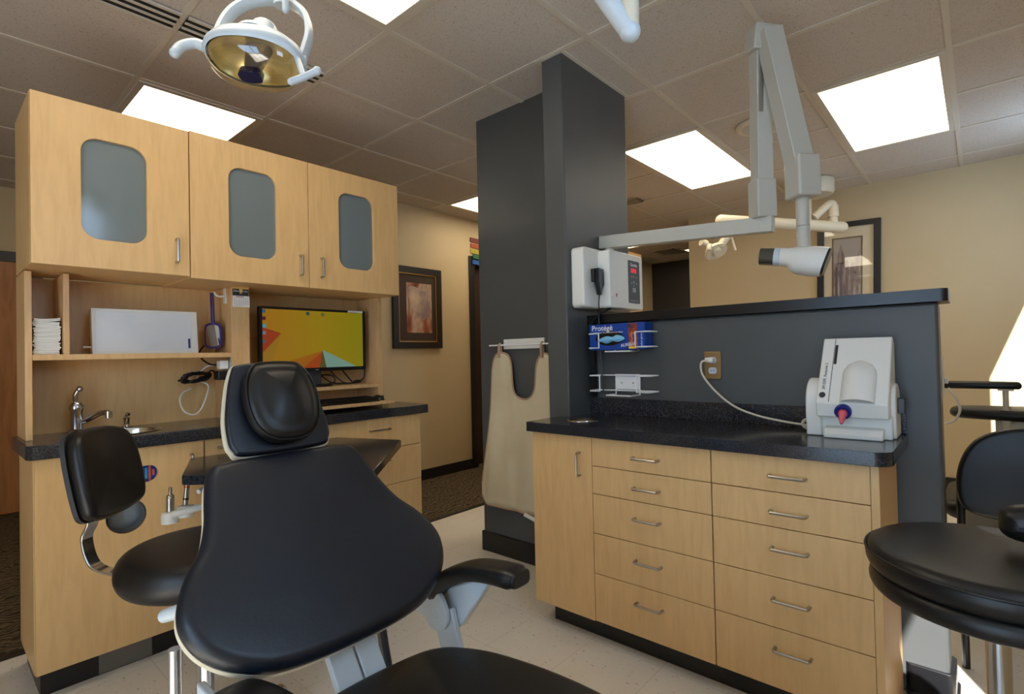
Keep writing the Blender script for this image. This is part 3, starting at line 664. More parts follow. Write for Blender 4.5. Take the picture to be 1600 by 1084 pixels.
MB().lathe([(.064, -.15), (.064, .0), (.072, .003), (.0725, .0012), (.073, .0003)], (ring_c[0], ring_c[1], .876), cap=False).lathe([(.0635, -.149), (.001, -.15)], (ring_c[0], ring_c[1], .876), cap=False).build('rim', CHROME, wr)

# ------------------------------------------------------------------ glove racks, glove box
def rack(root, x0, x1, z0, z1, y=2.2215):
    xm = (x0 + x1) / 2; yo = y - .095
    m = MB(); m.box(xm - .065, xm + .065, y - .004, y, z0 + .005, z1 + .005); m.build('plate', WIRE, root, bevel=.001)
    for xs in (-.03, .03): MB().cyl((xm + xs, y - .0055, (z0 + z1) / 2), (xm + xs, y - .004, (z0 + z1) / 2), .004).build('screw', STEEL, root)
    r = .0034; m = MB()
    for s_ in (-1, 1):
        xe = x0 if s_ < 0 else x1; xi = xe - s_ * .065
        m.tube([(xe, y - .012, z1), (xe, yo + .02, z1), (xe - s_ * .012, yo, z1), (xi, yo, z1), (xi, yo, z0), (xe - s_ * .012, yo, z0), (xe, yo + .02, z0), (xe, y - .012, z0)], r, 8)
    m.tube([(x0, y - .012, z1), (x1, y - .012, z1)], r, 8); m.tube([(x0, y - .012, z0), (x1, y - .012, z0)], r, 8)
    m.tube([(xm - .06, y - .005, z1), (xm - .06, y - .008, z0 - .018), (xm - .06, yo, z0 - .018), (xm + .065, yo, z0 - .018), (xm + .065, yo, z0 - .018), (xm + .065, y - .008, z0 - .018), (xm + .065, y - .005, z1)], r, 8)
    m.build('wire_frame', WIRE, root)
ra1 = thing('glove_box_rack', 'white wire rack on the half wall holding the blue glove box', 'rack', (-1.23, 2.22, 1.17)); rack(ra1, -1.405, -1.085, 1.195, 1.262)
ra2 = thing('glove_box_rack', 'empty white wire rack on the half wall below the glove box', 'rack', (-1.23, 2.22, .97)); rack(ra2, -1.405, -1.085, .992, 1.064)
gb = thing('glove_box', 'blue glove carton with pale blue gloves showing, held in the upper wire rack', 'box', (-1.24, 2.17, 1.16))
GX0, GX1, GZ0, GZ1, GY = -1.392, -1.105, 1.184, 1.305, 2.131
MB().box(GX0, GX1, GY, 2.2055, GZ0, GZ1).build('carton', BLUE, gb, bevel=.0015)
GM = onYn(GY)
MB().plate(ellipse(-1.285, 1.238, .075, .034, 32), [], 0, .0006, GM).build('opening', BLACKPL, gb)
gl = MB(); pts = [(-.07, -.012), (-.05, .004), (-.02, .012), (.01, .008), (.03, .016), (.06, .010), (.072, -.004), (.04, -.016), (.01, -.012), (-.02, -.022), (-.05, -.014)]
gl.cushion([(p.x, p.y) for p in catmull([(a, b, 0) for a, b in pts], True, 4)], GM @ Matrix.Translation((-1.275, 1.236, .0006)), .008, .004, .006)
gl.build('gloves', mat('pale_blue_nitrile', (120, 186, 226), .5), gb)
text('lettering', 'Protégé', .036, WHITE, GM @ Matrix.Translation((GX0 + .012, 1.275, .0004)), gb)
text('lettering', 'Nitrile Powder Free Non-Sterile Exam Gloves', .0085, WHITE, GM @ Matrix.Translation((GX0 + .02, 1.263, .0004)), gb)
text('lettering', 'AURELIA', .02, WHITE, GM @ Matrix.Translation((-1.225, 1.196, .0008)) @ Matrix.Rotation(.12, 4, 'Z'), gb)
ART = mat('tribal_art', (150, 80, 50), .5); noise_ramp(ART, [(.34, (30, 30, 60)), (.44, (150, 60, 30)), (.54, (210, 120, 60)), (.62, (90, 70, 130)), (.7, (60, 40, 30))], 22, detail=3)
MB(GM).box(-1.186, -1.142, 1.187, 1.302, 0, .0005).build('artwork', ART, gb)
MB(GM).box(-1.184, -1.148, 1.188, 1.197, .0005, .0009).build('yellow_band', YELLOW, gb)
text('lettering', 'medium gloves', .011, WHITE, GM @ Matrix.Translation((-1.118, 1.19, .0004)) @ Matrix.Rotation(PI / 2, 4, 'Z'), gb)

# ------------------------------------------------------------------ x-ray control box on the pillar
XW = -1.448
xb = thing('x_ray_control_box', 'white wall-mounted x-ray control box on the grey pillar above the black cap', 'control box', (XW, 2.3, 1.39))
MB().prism(rrect(2.068, 2.30, 1.388, 1.675, .022), 0, .071, onX(XW)).build('rear_housing', WPLAST, xb, bevel=.008, bseg=3)
MB().prism(rrect(2.195, 2.524, 1.388, 1.668, .016), .0, .135, onX(XW)).build('front_housing', WPLAST, xb, bevel=.006, bseg=3)
XM = onX(XW + .135)
pn = MB(XM).prism(rrect(2.372, 2.488, 1.420, 1.636, .008), 0, .0012).build('control_panel', DARKGREY, xb)
text('maker_mark', 'Gendex', .022, WHITE, XM @ Matrix.Translation((2.43, 1.608, .0013)), pn, 'CENTER')
MB(XM).box(2.40, 2.455, 1.575, 1.597, .0012, .0018).build('red_display', mat('red_display', (210, 24, 40), .4, emit=.5), pn)
for k, (u, v, q) in enumerate(((2.425, 1.556, .008), (2.405, 1.553, .006), (2.455, 1.553, .006), (2.428, 1.528, .012), (2.405, 1.522, .006), (2.455, 1.522, .006), (2.43, 1.512, .006))):
    MB(XM).plate(rrect(u - q / 2, u + q / 2, v - q / 2, v + q / 2, .001, 2), [rrect(u - q / 2 + .0015, u + q / 2 - .0015, v - q / 2 + .0015, v + q / 2 - .0015, .0005, 1)], .0012, .0016, Matrix.Identity(4)).build('icon', GREYPL, pn)
text('digits', '88', .034, GREYPL, XM @ Matrix.Translation((2.43, 1.476, .0013)), pn, 'CENTER')
MB(XM).box(2.378, 2.482, 1.426, 1.437, .0012, .0016).build('label_strip', mat('mid_grey', (98, 98, 104), .5), pn)
MB(XM).prism(rrect(2.215, 2.258, 1.438, 1.462, .003), 0, .0035).build('power_switch', WPLAST, xb)
MB(XM).box(2.245, 2.254, 1.442, 1.458, .0035, .0042).build('red_mark', RED, xb)
HX = XW + .071
hs = thing('exposure_handset', 'black x-ray hand switch hanging on the left of the control box', 'hand switch', (HX, 2.145, 1.45))
MB().prism(rrect(2.128, 2.152, 1.51, 1.573, .005), .002, .018, onX(HX)).build('cradle', BLACKPL, hs, bevel=.003)
MB().prism([(2.140, 1.575), (2.185, 1.57), (2.186, 1.50), (2.172, 1.473), (2.162, 1.448), (2.158, 1.448), (2.152, 1.475), (2.140, 1.51)], .012, .038, onX(HX)).build('grip', BLACKPL, hs, bevel=.005)
MB().tube([(HX + .026, 2.160, 1.45), (HX + .022, 2.160, 1.41), (HX + .02, 2.163, 1.378), (HX + .01, 2.175, 1.365), (HX + .006, 2.185, 1.30), (HX + .008, 2.187, 1.15), (HX + .02, 2.185, .99)], .0035, 8, smooth=6).build('cord', BLACKPL, hs)
cch = tag(MB().box(-1.43, -1.408, 2.190, 2.212, .96, 1.3145).build('cord_cover', BLACKPL, loc=(-1.42, 2.2, .96)), 'black vertical cable run from the cap down past the glove racks', 'cable')
cch2 = tag(MB().tube([(-1.33, 2.22, 1.385), (-1.345, 2.195, 1.372), (-1.365, 2.185, 1.36), (-1.40, 2.178, 1.33), (-1.42, 2.188, 1.31)], .0055, 8, smooth=5).build('power_cord', BLACKPL, loc=(-1.36, 2.2, 1.37)), 'thick black cord looping under the x-ray control box over the cap', 'cord')

# ------------------------------------------------------------------ x-ray arm and tube head
xa = thing('x_ray_unit', 'grey folding dental x-ray unit with tube head reaching out from the pillar', 'x-ray unit', (XW, 2.345, 1.73))
MB().bar((XW, 2.345, 1.737), (-.628, 2.362, 1.690), .05, .064).build('reach_arm', GREYPL, xa, bevel=.003)
MB().cyl((-1.40, 2.345, 1.6765), (-1.40, 2.345, 1.712), .022).build('pivot', GREYPL, xa)
A0 = Vector((-.668, 2.360, 1.72)); A1 = Vector((-.655, 2.345, 2.46)); B0 = Vector((-.612, 2.312, 2.47)); B1 = Vector((-.512, 2.345, 1.86))
BR = Vector((.748, .663, 0)); FW = Vector((-.663, .748, 0))
MB().bar(A0 + Vector((0, 0, .0)), A0 + Vector((0, 0, .16)), .085, .075, up=(.75, -.66, 0)).build('lower_joint', GREYPL, xa, bevel=.006)
MB().bar(A0 + Vector((0, 0, .10)), A1, .068, .06, up=(.75, -.66, 0)).build('spring_arm', GREYPL, xa, bevel=.003)
MB().bar(A0 + Vector((.0, -.03, .12)), A1 + Vector((.01, -.03, -.03)), .02, .012, up=(.75, -.66, 0)).build('cable_cover', STEEL, xa)
MB().bar((-.652, 2.335, 2.405), (-.638, 2.332, 2.505), .105, .085, up=(.75, -.66, 0)).build('elbow_cover', GREYPL, xa, bevel=.006)
MB().bar(B0, B1, .082, .07, up=(.75, -.66, 0)).build('spring_arm', GREYPL, xa, bevel=.003)
MB().bar(B1 + Vector((0, 0, -.09)), B1 + Vector((0, 0, .075)), .095, .095, up=(.75, -.66, 0)).build('lower_joint', GREYPL, xa, bevel=.008)
tp = B1 + Vector((-.004, .005, -.09))
MB().cyl(tp, tp + Vector((0, 0, -.11)), .0245).cyl(tp + Vector((0, 0, -.112)), tp + Vector((0, 0, -.20)), .0245).cyl(tp + Vector((-.014, -.02, -.152)), tp + Vector((-.014, -.023, -.152)), .004).build('yoke', GREYPL, xa)
tp2 = tp + Vector((0, 0, -.19))
MB().bar(tp2, tp2 + Vector((0, 0, -.075)), .046, .03, up=(.75, -.66, 0)).build('yoke_blade', GREYPL, xa, bevel=.004)
H0 = Vector((-.672, 2.325, 1.556)); H1 = Vector((-.425, 2.352, 1.518)); hd = (H1 - H0); HL = hd.length; hd.normalize()
hdown = Vector((0, 0, -1)); hside = hd.cross(hdown).normalized(); hdn = hside.cross(hd)
if hdn.z > 0: hdn = -hdn
def hring(t, r, off=0.0, sy=1.0, tilt=0.0):
    c = H0 + hd * t; out = []
    for k in range(32):
        a = 2 * PI * k / 32; e = 2.6
        ca_, sa = math.cos(a), math.sin(a)
        x = abs(ca_) ** (2 / e) * (1 if ca_ > 0 else -1) * r; y = abs(sa) ** (2 / e) * (1 if sa > 0 else -1) * r * sy + off
        out.append(c + hside * x + hdn * y + hd * (-tilt * y))
    return out
th = MB().rings([hring(.075, .036), hring(.105, .038, .002), hring(.118, .043, .009, 1.1), hring(.135, .048, .012, 1.12), hring(.21, .053, .014, 1.12, .12), hring(.238, .052, .014, 1.08, .2), hring(.24, .049, .014, 1.06, .2)])
head = th.build('tube_head', WPLAST, xa)
MB().rings([hring(.234, .0525, .014, 1.085, .2), hring(.246, .050, .014, 1.06, .2)]).build('end_cap', BLACKPL, head, bevel=.003)
MB().rings([hring(0, .034), hring(.054, .035)]).build('cone', TRANSLUCENT, head)
MB().rings([hring(.054, .037), hring(.074, .037)]).build('collar', LIGHTBLUE, head)
MB().rings([hring(.0735, .0352), hring(.0765, .0352)]).build('groove', BLACKPL, head)

# ------------------------------------------------------------------ outlet, cord and mixing machine
ol = thing('outlet', 'bronze outlet plate with a white plug, on the grey half wall', 'outlet', (-.842, 2.2215, 1.1))
MB().prism(rrect(-.877, -.807, 1.051, 1.167, .003, 2), 0, .006, onYn(2.2215)).build('plate', BRONZE, ol, bevel=.003)
OM = onYn(2.2155)
for z in (1.131, 1.087):
    s_ = MB(OM).prism([( -.842 + .017 * math.cos(a), z + max(-.013, min(.013, .017 * math.sin(a)))) for a in [2 * PI * i / 28 for i in range(28)]], 0, .0015).build('socket', LIGHTBLUE, ol)
    for dx in (-.006, .006): MB(OM).box(-.842 + dx - .001, -.842 + dx + .001, z - .004, z + .005, .0015, .002).build('slot', BLACKPL, s_)
MB().box(-.862, -.828, 2.180, 2.213, 1.122, 1.142).build('plug', WPLAST, ol, bevel=.004)
co = MB().tube([(-.845, 2.185, 1.130), (-.868, 2.172, 1.126), (-.874, 2.170, 1.10), (-.862, 2.172, 1.06), (-.815, 2.178, 1.0), (-.74, 2.17, .945), (-.65, 2.16, .915), (-.56, 2.155, .900), (-.48, 2.15, .892), (-.435, 2.14, .889)], .0042, 8, smooth=8)
for k in range(2): co.tube([(-.463 + .022 * math.cos(a), 2.125 - .004 * k + .012 * math.cos(a), .899 + .004 * k + .017 * math.sin(a)) for a in [2 * PI * i / 20 for i in range(20)]], .004, 8, closed=True)
tag(co.build('power_cord', CREAM, loc=(-.7, 2.16, .9)), 'cream power cord from the bronze outlet to the mixing machine', 'cord')
mm = thing('mixing_machine', 'white impression mixing machine at the right end of the right counter', 'machine', (-.31, 2.08, .876))
PMX = frame((0, 0, 0), (0, 1, 0), (0, 0, 1))          # u=Y, v=Z, w=X
MB().prism([(2.03, .8765), (2.165, .8765), (2.165, .95), (2.03, .95)], -.412, -.212, PMX).build('base', WPLAST, mm, bevel=.003)
MB().prism([(1.985, .8765), (2.06, .8765), (2.06, .918), (2.0, .908), (1.985, .890)], -.395, -.232, PMX).build('front_foot', WPLAST, mm, bevel=.004)
half = [(2.02, .8765), (2.175, .8765), (2.18, .95)] + [(2.097 + .083 * math.cos(a), .985 + .083 * math.sin(a)) for a in [PI * i / 14 for i in range(15)]] + [(2.014, .95)]
MB().prism(half, -.452, -.405, PMX).build('side_housing', WPLAST, mm, bevel=.005)
half2 = [(2.06, .8765), (2.185, .8765), (2.18, .95)] + [(2.11 + .068 * math.cos(a), .985 + .068 * math.sin(a)) for a in [PI * i / 14 for i in range(15)]] + [(2.045, .95)]
MB().prism(half2, -.226, -.204, PMX).build('side_housing', WPLAST, mm, bevel=.005)
MB().box(-.204, -.184, 2.09, 2.125, .955, 1.005).build('knob', DARKGREY, mm, bevel=.003)
prof = [(1.975, .992), (2.135, 1.205), (2.175, 1.185), (2.17, 1.05), (2.10, .938), (1.985, .945)]
MB().prism(prof, -.413, -.215, PMX).build('head', WPLAST, mm, bevel=.004)
sl = Vector((0, 2.135 - 1.975, 1.205 - .992)).normalized(); HMx = frame((-.413, 1.975, .992), (1, 0, 0), sl); SLn = .266
MB(HMx).box(.036, .0378, .004, SLn - .004, -.002, .0006).build('seam', DARKGREY, mm)
MB(HMx).box(.039, .047, .155, .235, -.001, .0012).build('level_window', BLACKINK, mm)
MB(HMx).cushion(ellipse(.017, .03, .0095, .011, 24), Matrix.Identity(4), .002, .001, .001).build('button', DARKGREY, mm)
text('lettering', '3M ESPE  Pentamix 2', .0125, BLACKINK, HMx @ Matrix.Translation((.023, .052, .0006)) @ Matrix.Rotation(PI / 2, 4, 'Z'), mm)
bump = []
for i in range(10):
    t_ = i / 9; v_ = .0 + .17 * t_; hgt = .028 * (1 - max(0, (t_ - .6) / .4) ** 2) + .0005
    wd2 = .048 * math.sqrt(max(.03, 1 - max(0, (t_ - .62) / .385) ** 2))
    bump.append([(.116 + wd2 * math.cos(a), v_, max(hgt * math.sin(a), 0) - .001) for a in [PI * k / 16 for k in range(17)]])
MB(HMx).rings(bump, False, False, True).build('cartridge_cover', WPLAST, mm)
bc_ = Vector((-.335, 1.975, .966))
MB().lathe([(.024, -.006), (.024, .008), (.021, .012), (.014, .012), (.014, -.006)], bc_, (0, -1, -.3), 28, cap=False).build('tip_collar', NAVY, mm)
MB().lathe([(.013, .0), (.014, .012), (.010, .020), (.0095, .032), (.006, .042), (.004, .05)], bc_, (.0, -.75, -.75), 24).build('mixing_tip', mat('pink_tip', (214, 90, 100), .3), mm)

# ------------------------------------------------------------------ dental chair
dc = thing('dental_chair', 'reclined black dental chair with white arm brackets in the foreground', 'dental chair', (-.75, .575, 0))
CY = .575
BM = frame((-.93, CY, .655), (0, 1, 0), (-.678, 0, .735))
half = [(0, -.03), (.14, -.022), (.215, .008), (.262, .05), (.284, .10), (.281, .145), (.258, .195), (.225, .24), (.203, .295), (.190, .35), (.174, .40), (.138, .421), (0, .424)]
outl = half + [(-a, b) for a, b in half[-2:0:-1]]
outl = [(p.x, p.y) for p in catmull([(a, b, 0) for a, b in outl], True, 5)]
MB(BM).cushion(outl, Matrix.Identity(4), .05, .024, .006, w0=-.05).build('backrest', VINYLBLUE, dc, angle=80)
MB(BM).plate([(a * .985, (b - .2) * .985 + .2) for a, b in outl], [], -.058, -.044, Matrix.Identity(4)).build('back_shell', CREAM, dc, bevel=.006)
HB = frame((-1.235, CY, .965), (0, 1, 0), (-.42, 0, .9))
hp = [(-.085, .0), (.085, .0), (.115, .018), (.121, .05), (.115, .11), (.088, .205), (.06, .228), (-.06, .228), (-.088, .205), (-.115, .11), (-.121, .05), (-.115, .018)]
hp = [(p.x + .004, p.y - .006) for p in catmull([(a, b, 0) for a, b in hp], True, 5)]
MB(HB).cushion(hp, Matrix.Identity(4), .022, .01, .002, w0=-.02).build('headrest_pad', VINYLBLUE, dc, angle=80)
MB(HB).plate([(a * 1.025, (b - .11) * 1.02 + .11) for a, b in hp], [], -.03, -.012, Matrix.Identity(4)).build('headrest_shell', CREAM, dc, bevel=.005)
hc = [(-.03, .012), (.03, .012), (.066, .04), (.08, .09), (.076, .15), (.055, .19), (.03, .2), (-.035, .2), (-.058, .188), (-.076, .15), (-.08, .09), (-.066, .04)]
hc = [(p.x * 1.08 + .006, (p.y - .1) * 1.05 + .1) for p in catmull([(a, b, 0) for a, b in hc], True, 5)]
cu = MB(HB).cushion(hc, Matrix.Identity(4), .055, .03, .016, w0=-.002, n=10, edge=10).build('headrest_cushion', VINYLB, dc, angle=80)
MB(HB).tube([(a * .975, (b - .106) * .975 + .106, .042) for a, b in hc], .0022, 6, closed=True).build('piping', VINYLB, cu)
SM = frame((-.93, CY, .52), (0, 1, 0), (1, 0, -.03))
sh_ = [(0, -.01), (.13, 0), (.19, .02), (.23, .06), (.27, .14), (.30, .28), (.305, .42), (.28, .55), (.22, .62), (0, .64)]
so = sh_ + [(-a, b) for a, b in sh_[-2:0:-1]]
so = [(p.x, p.y) for p in catmull([(a, b, 0) for a, b in so], True, 5)]
SMf = frame((-.945, CY, .495), (1, 0, -.03), (0, 1, 0))
MB(SMf).cushion([(b, a) for a, b in so], Matrix.Identity(4), .06, .028, .012, w0=-.02).build('seat', VINYLB, dc, angle=80)
MB(SMf).plate([(b * .99, a * .98) for a, b in so], [], -.05, -.015, Matrix.Identity(4)).build('seat_shell', LIGHTBLUE, dc, bevel=.008)
def chair_arm(s_, nm):
    yb = CY + s_ * .272
    U = frame((0, yb, 0), (1, 0, 0), (0, 0, 1))   # w = -Y
    MB(U).prism([(p.x, p.y) for p in catmull([(-1.13, .60, 0), (-1.08, .585, 0), (-1.03, .60, 0), (-.995, .585, 0), (-.975, .545, 0), (-.99, .51, 0), (-1.03, .50, 0), (-1.07, .525, 0), (-1.13, .53, 0)], True, 4)], -.007, .007).build('back_bracket', LIGHTBLUE, dc, bevel=.003)
    MB().cyl((-1.012, yb - .009, .545), (-1.012, yb - .003, .545), .013).build('pivot_cap', LIGHTBLUE, dc, bevel=.002)
    MB(U).prism([(-1.05, .54), (-.975, .56), (-.93, .42), (-1.0, .40)], -.024, -.009).build('side_bar', LIGHTBLUE, dc, bevel=.003)
    MB(U).prism([(-1.04, .56), (-1.0, .60), (-.90, .645), (-.86, .65), (-.92, .57), (-.965, .51)], -.05, -.026).build('arm_bracket', LIGHTBLUE, dc, bevel=.004)
    path = catmull([(-1.045, yb + .02, .575), (-1.01, yb + .02, .615), (-.955, yb + .02, .648), (-.89, yb + .02, .672), (-.82, yb + .02, .683), (-.755, yb + .02, .686)], False, 5)
    R = []
    for i, p in enumerate(path):
        t_ = i / (len(path) - 1); d_ = (path[min(i + 1, len(path) - 1)] - path[max(i - 1, 0)]).normalized(); sd = Vector((0, 1, 0)); u_ = sd.cross(d_) * -1
        if u_.z < 0: u_ = -u_
        sc_ = 1.0 if .04 < t_ < .96 else .82
        R.append([p + sd * (x * .036 * sc_) + u_ * (y * .021 * sc_) for x, y in [(math.copysign(abs(math.cos(a)) ** .55, math.cos(a)), math.copysign(abs(math.sin(a)) ** .55, math.sin(a))) for a in [2 * PI * k / 24 for k in range(24)]]])
    MB().rings(R).build('armrest', VINYLB, dc, bevel=.004, angle=60)
chair_arm(1, 'r'); 
# near-side arm swung down lower
U = frame((0, .335, 0), (1, 0, 0), (0, 0, 1))
MB(U).prism([(-1.06, .60), (-1.0, .60), (-.95, .44), (-1.0, .40), (-1.06, .45)], -.007, .007).build('back_bracket', LIGHTBLUE, dc, bevel=.003)
R = []
path = catmull([(-1.02, .35, .565), (-.97, .355, .600), (-.90, .36, .618), (-.82, .365, .626), (-.74, .37, .626)], False, 5)
for i, p in enumerate(path):
    t_ = i / (len(path) - 1); sc_ = 1.0 if .04 < t_ < .96 else .8
    R.append([p + Vector((0, x * .036 * sc_, y * .02 * sc_)) for x, y in [(math.copysign(abs(math.cos(a)) ** .55, math.cos(a)), math.copysign(abs(math.sin(a)) ** .55, math.sin(a))) for a in [2 * PI * k / 24 for k in range(24)]]])
MB().rings(R).build('armrest', VINYLB, dc, angle=60)
MB().bar((-1.06, .565, .67), (-.88, .575, .40), .055, .02, up=(1, 0, .6)).bar((-1.06, .622, .67), (-.88, .632, .40), .05, .02, up=(1, 0, .6)).build('recline_link', LIGHTBLUE, dc, bevel=.003)
MB().tube([(-1.06, .70, .66), (-1.02, .695, .52), (-.98, .69, .42), (-.92, .66, .34), (-.85, .62, .25)], .011, 10, smooth=6).build('hose', DARKGREY, dc)
MB().box(-.95, -.15, .43, .72, .30, .43).build('frame_box', LIGHTBLUE, dc, bevel=.02)
MB().box(-.80, -.30, .46, .69, .05, .31).box(-1.0, -.1, .36, .79, 0, .05).build('pedestal', WPLAST, dc, bevel=.02)
MB().cyl((-1.22, .40, .02), (-1.22, .40, .60), .02).cyl((-1.22, .34, .02), (-1.22, .34, .60), .012).box(-1.27, -.98, .30, .45, 0, .025).build('support_post', CHROME, dc)
MB().tube([(-1.08, .335, .725), (-1.12, .314, .712), (-1.15, .304, .700)], .014, 12, smooth=4, r1=.012).build('release_lever', LIGHTBLUE, dc)

# ------------------------------------------------------------------ stools
def stool_base(t, c, z_top, sleeve=True):
    MB().cyl((c[0], c[1], .11), (c[0], c[1], z_top), .021).cyl((c[0], c[1], .09), (c[0], c[1], .30), .030).build('column', CHROME, t)
    MB().lathe([(.14, z_top), (.14, z_top + .012), (.001, z_top + .012)], (c[0], c[1], 0)).build('seat_plate', BLACKPL, t)
    for k in range(5):
        a = 2 * PI * k / 5 + .4; e = Vector((c[0] + .24 * math.cos(a), c[1] + .24 * math.sin(a), .075))
        lg = MB().bar((c[0], c[1], .105), e, .045, .035, w1=.03, h1=.022).build('leg', CHROME, t, bevel=.004)
        n = Vector((-math.sin(a), math.cos(a), 0))
        MB().cyl(e + Vector((0, 0, -.045)) - n * .012, e + Vector((0, 0, -.045)) + n * .012, .0295).cyl(e + Vector((0, 0, -.03)), e, .008).build('caster', BLACKPL, lg)
# left stool
SC = Vector((-1.752, .572, 0)); zs = .532
ls = thing('stool', 'black stool with a backrest between the sink cabinet and dental chair', 'stool', (SC.x, SC.y, 0))
stool_base(ls, SC, zs - .012)
MB(Matrix.Translation((SC.x, SC.y, zs))).cushion(ellipse(0, 0, .225, .225, 48), Matrix.Identity(4), .10, .036, .006).build('seat', VINYLB, ls, angle=80)
bc0 = Vector((-2.083, .362, .832)); Fv = Vector((.92, .38, 0)).normalized()     # cushion looks along Fv
Fv = (Vector((.748, .663, 0)) * 1.0 + Vector((-.663, .748, 0)) * .06).normalized()
side = Vector((0, 0, 1)).cross(Fv).normalized(); upv = (Vector((0, 0, 1)) - Fv * .20).normalized()
bo = [(-.13, -.13), (0, -.145), (.13, -.13), (.165, -.08), (.165, .04), (.14, .11), (.08, .135), (0, .14), (-.08, .135), (-.14, .11), (-.165, .04), (-.165, -.08)]
bo = [(p[0] * .80 + .0, p[1]) for p in bo]
bo = [(p.x, p.y) for p in catmull([(a, b, 0) for a, b in bo], True, 5)]
bmb = MB(); Q = frame(bc0, side, upv)
bmb.cushion(bo, Q, .055, .026, .012)
for v_ in bmb.bm.verts:
    l = Q.inverted() @ v_.co; l.z += 1.4 * l.x * l.x; v_.co = Q @ l
bk_ = bmb.build('backrest', VINYLB, ls, angle=80)
smb = MB().plate(bo, [], -.008, .006, Q)
bmesh.ops.subdivide_edges(smb.bm, edges=[e for e in smb.bm.edges if e.calc_length() > .03], cuts=6, use_grid_fill=True)
for v_ in smb.bm.verts:
    l = Q.inverted() @ v_.co; l.z += 1.4 * l.x * l.x; v_.co = Q @ l
smb.build('back_shell', DARKGREY, bk_)
pb0 = bc0 - Fv * .004; low = Vector((SC.x, SC.y, zs - .006)); ed = SC + (bc0 - SC).normalized() * .1
dirb = Vector((bc0.x - SC.x, bc0.y - SC.y, 0)).normalized()
P_ = catmull([bc0 - upv * .05 - Fv * .022, bc0 - upv * .15 - Fv * .03, Vector((SC.x, SC.y, .63)) + dirb * .415, Vector((SC.x, SC.y, .56)) + dirb * .395, Vector((SC.x, SC.y, .533)) + dirb * .35, Vector((SC.x, SC.y, .524)) + dirb * .25, Vector((SC.x, SC.y, .5225)) + dirb * .10], False, 6)
R = []
for i, p in enumerate(P_):
    d_ = (P_[min(i + 1, len(P_) - 1)] - P_[max(i - 1, 0)]).normalized(); sd = dirb.cross(Vector((0, 0, 1))).normalized(); u_ = sd.cross(d_)
    R.append([p + sd * (a * .019) + u_ * (b * .004) for a, b in ((-1, -1), (1, -1), (1, 1), (-1, 1))])
MB().rings(R).build('back_strap', CHROME, ls, bevel=.002)
# right stool
RC = Vector((.012, 1.50, 0)); zr = .63
rs = thing('stool', 'tall round black stool in front of the right drawers, at the right edge', 'stool', (RC.x, RC.y, 0))
stool_base(rs, RC, zr - .012)
MB(Matrix.Translation((RC.x, RC.y, zr))).cushion(ellipse(0, 0, .222, .222, 56), Matrix.Identity(4), .045, .018, .0).cushion(ellipse(0, 0, .228, .228, 56), Matrix.Translation((0, 0, .042)), .062, .026, .012).tube([(.2275 * math.cos(a), .2275 * math.sin(a), .088) for a in [2 * PI * k / 56 for k in range(56)]], .003, 6, closed=True).build('seat', VINYLB, rs, angle=80)
bk2 = MB(frame((.19, 1.565, .80), (1, .1, 0), (0, 0, 1)))
bk2.cushion([(p.x, p.y) for p in catmull([(-.15, -.036, 0), (0, -.045, 0), (.15, -.036, 0), (.175, 0, 0), (.15, .036, 0), (0, .045, 0), (-.15, .036, 0), (-.175, 0, 0)], True, 5)], Matrix.Identity(4), .07, .034, .01)
bk2.build('backrest', VINYLB, rs, angle=80)
MB().tube([(.03, 1.50, .638), (.22, 1.58, .628), (.275, 1.60, .66), (.275, 1.59, .77), (.25, 1.56, .80)], .012, 10, smooth=5).build('back_strap', CHROME, rs)
fc = thing('foot_control', 'dark round foot control on the floor under the right stool', 'foot control', (-.115, 2.09, 0))
MB().lathe([(.095, 0), (.095, .012), (.085, .022), (.05, .032), (.001, .036)], (-.115, 2.075, 0)).build('disc', DARKGREY, fc)
MB().lathe([(.03, .033), (.026, .042), (.001, .044)], (-.115, 2.075, 0)).build('pedal', BLACKPL, fc)

# ------------------------------------------------------------------ delivery unit with the pointed stone top
du = thing('delivery_unit', 'assistant unit with a pointed black stone top behind the dental chair', 'dental unit', (-2.3, 1.06, .5))
MB().plate([(-2.412, .735), (-2.075, .605), (-2.055, .612), (-1.60, 1.066), (-2.055, 1.515), (-2.075, 1.522), (-2.412, 1.39)], [], .747, .781, Matrix.Identity(4)).build('top', GRANITE, du, bevel=.004)
MB().box(-2.415, -2.20, .90, 1.22, .40, .746).build('cabinet_body', WPLAST, du, bevel=.01)
MB().tube([(-2.22, .92, .66), (-2.16, .80, .655), (-2.13, .68, .645), (-2.16, .60, .632)], .012, 10, smooth=5).build('holder_arm', WPLAST, du)
for (x, y, z) in ((-2.185, .600, .618), (-2.175, .645, .632), (-2.16, .725, .65)):
    MB().lathe([(.028, -.02), (.03, .0), (.027, .018), (.014, .021), (.014, -.02)], (x, y, z), (-.05, .02, 1), 24, cap=False).build('instrument_holder', WPLAST, du)
MB().tube([(-2.22, .80, .712), (-2.14, .72, .716), (-2.10, .665, .708)], .011, 12, smooth=4, r1=.008).build('tray_handle', WPLAST, du)
i1 = thing('suction_handpiece', 'plain steel handpiece standing in the left instrument holder', 'dental instrument', (-2.185, .600, .64))
MB().lathe([(.0125, -.02), (.013, .05), (.0115, .052), (.0125, .054), (.012, .058), (.006, .062), (.0058, .085), (.004, .088)], (-2.185, .600, .637), (-.03, .02, 1)).build('body', STEEL, i1)
i2 = thing('dental_handpiece', 'slim steel handpiece with black ring, second in the instrument holders', 'dental instrument', (-2.175, .645, .64))
AX = (.10, .06, 1)
MB().lathe([(.008, -.02), (.009, .03), (.0085, .07), (.0095, .075), (.008, .085), (.006, .11), (.0045, .116)], (-2.175, .645, .652), AX).build('body', STEEL, i2)
MB().lathe([(.0095, .022), (.0095, .028)], (-2.175, .645, .652), AX).build('ring', BLACKPL, i2)
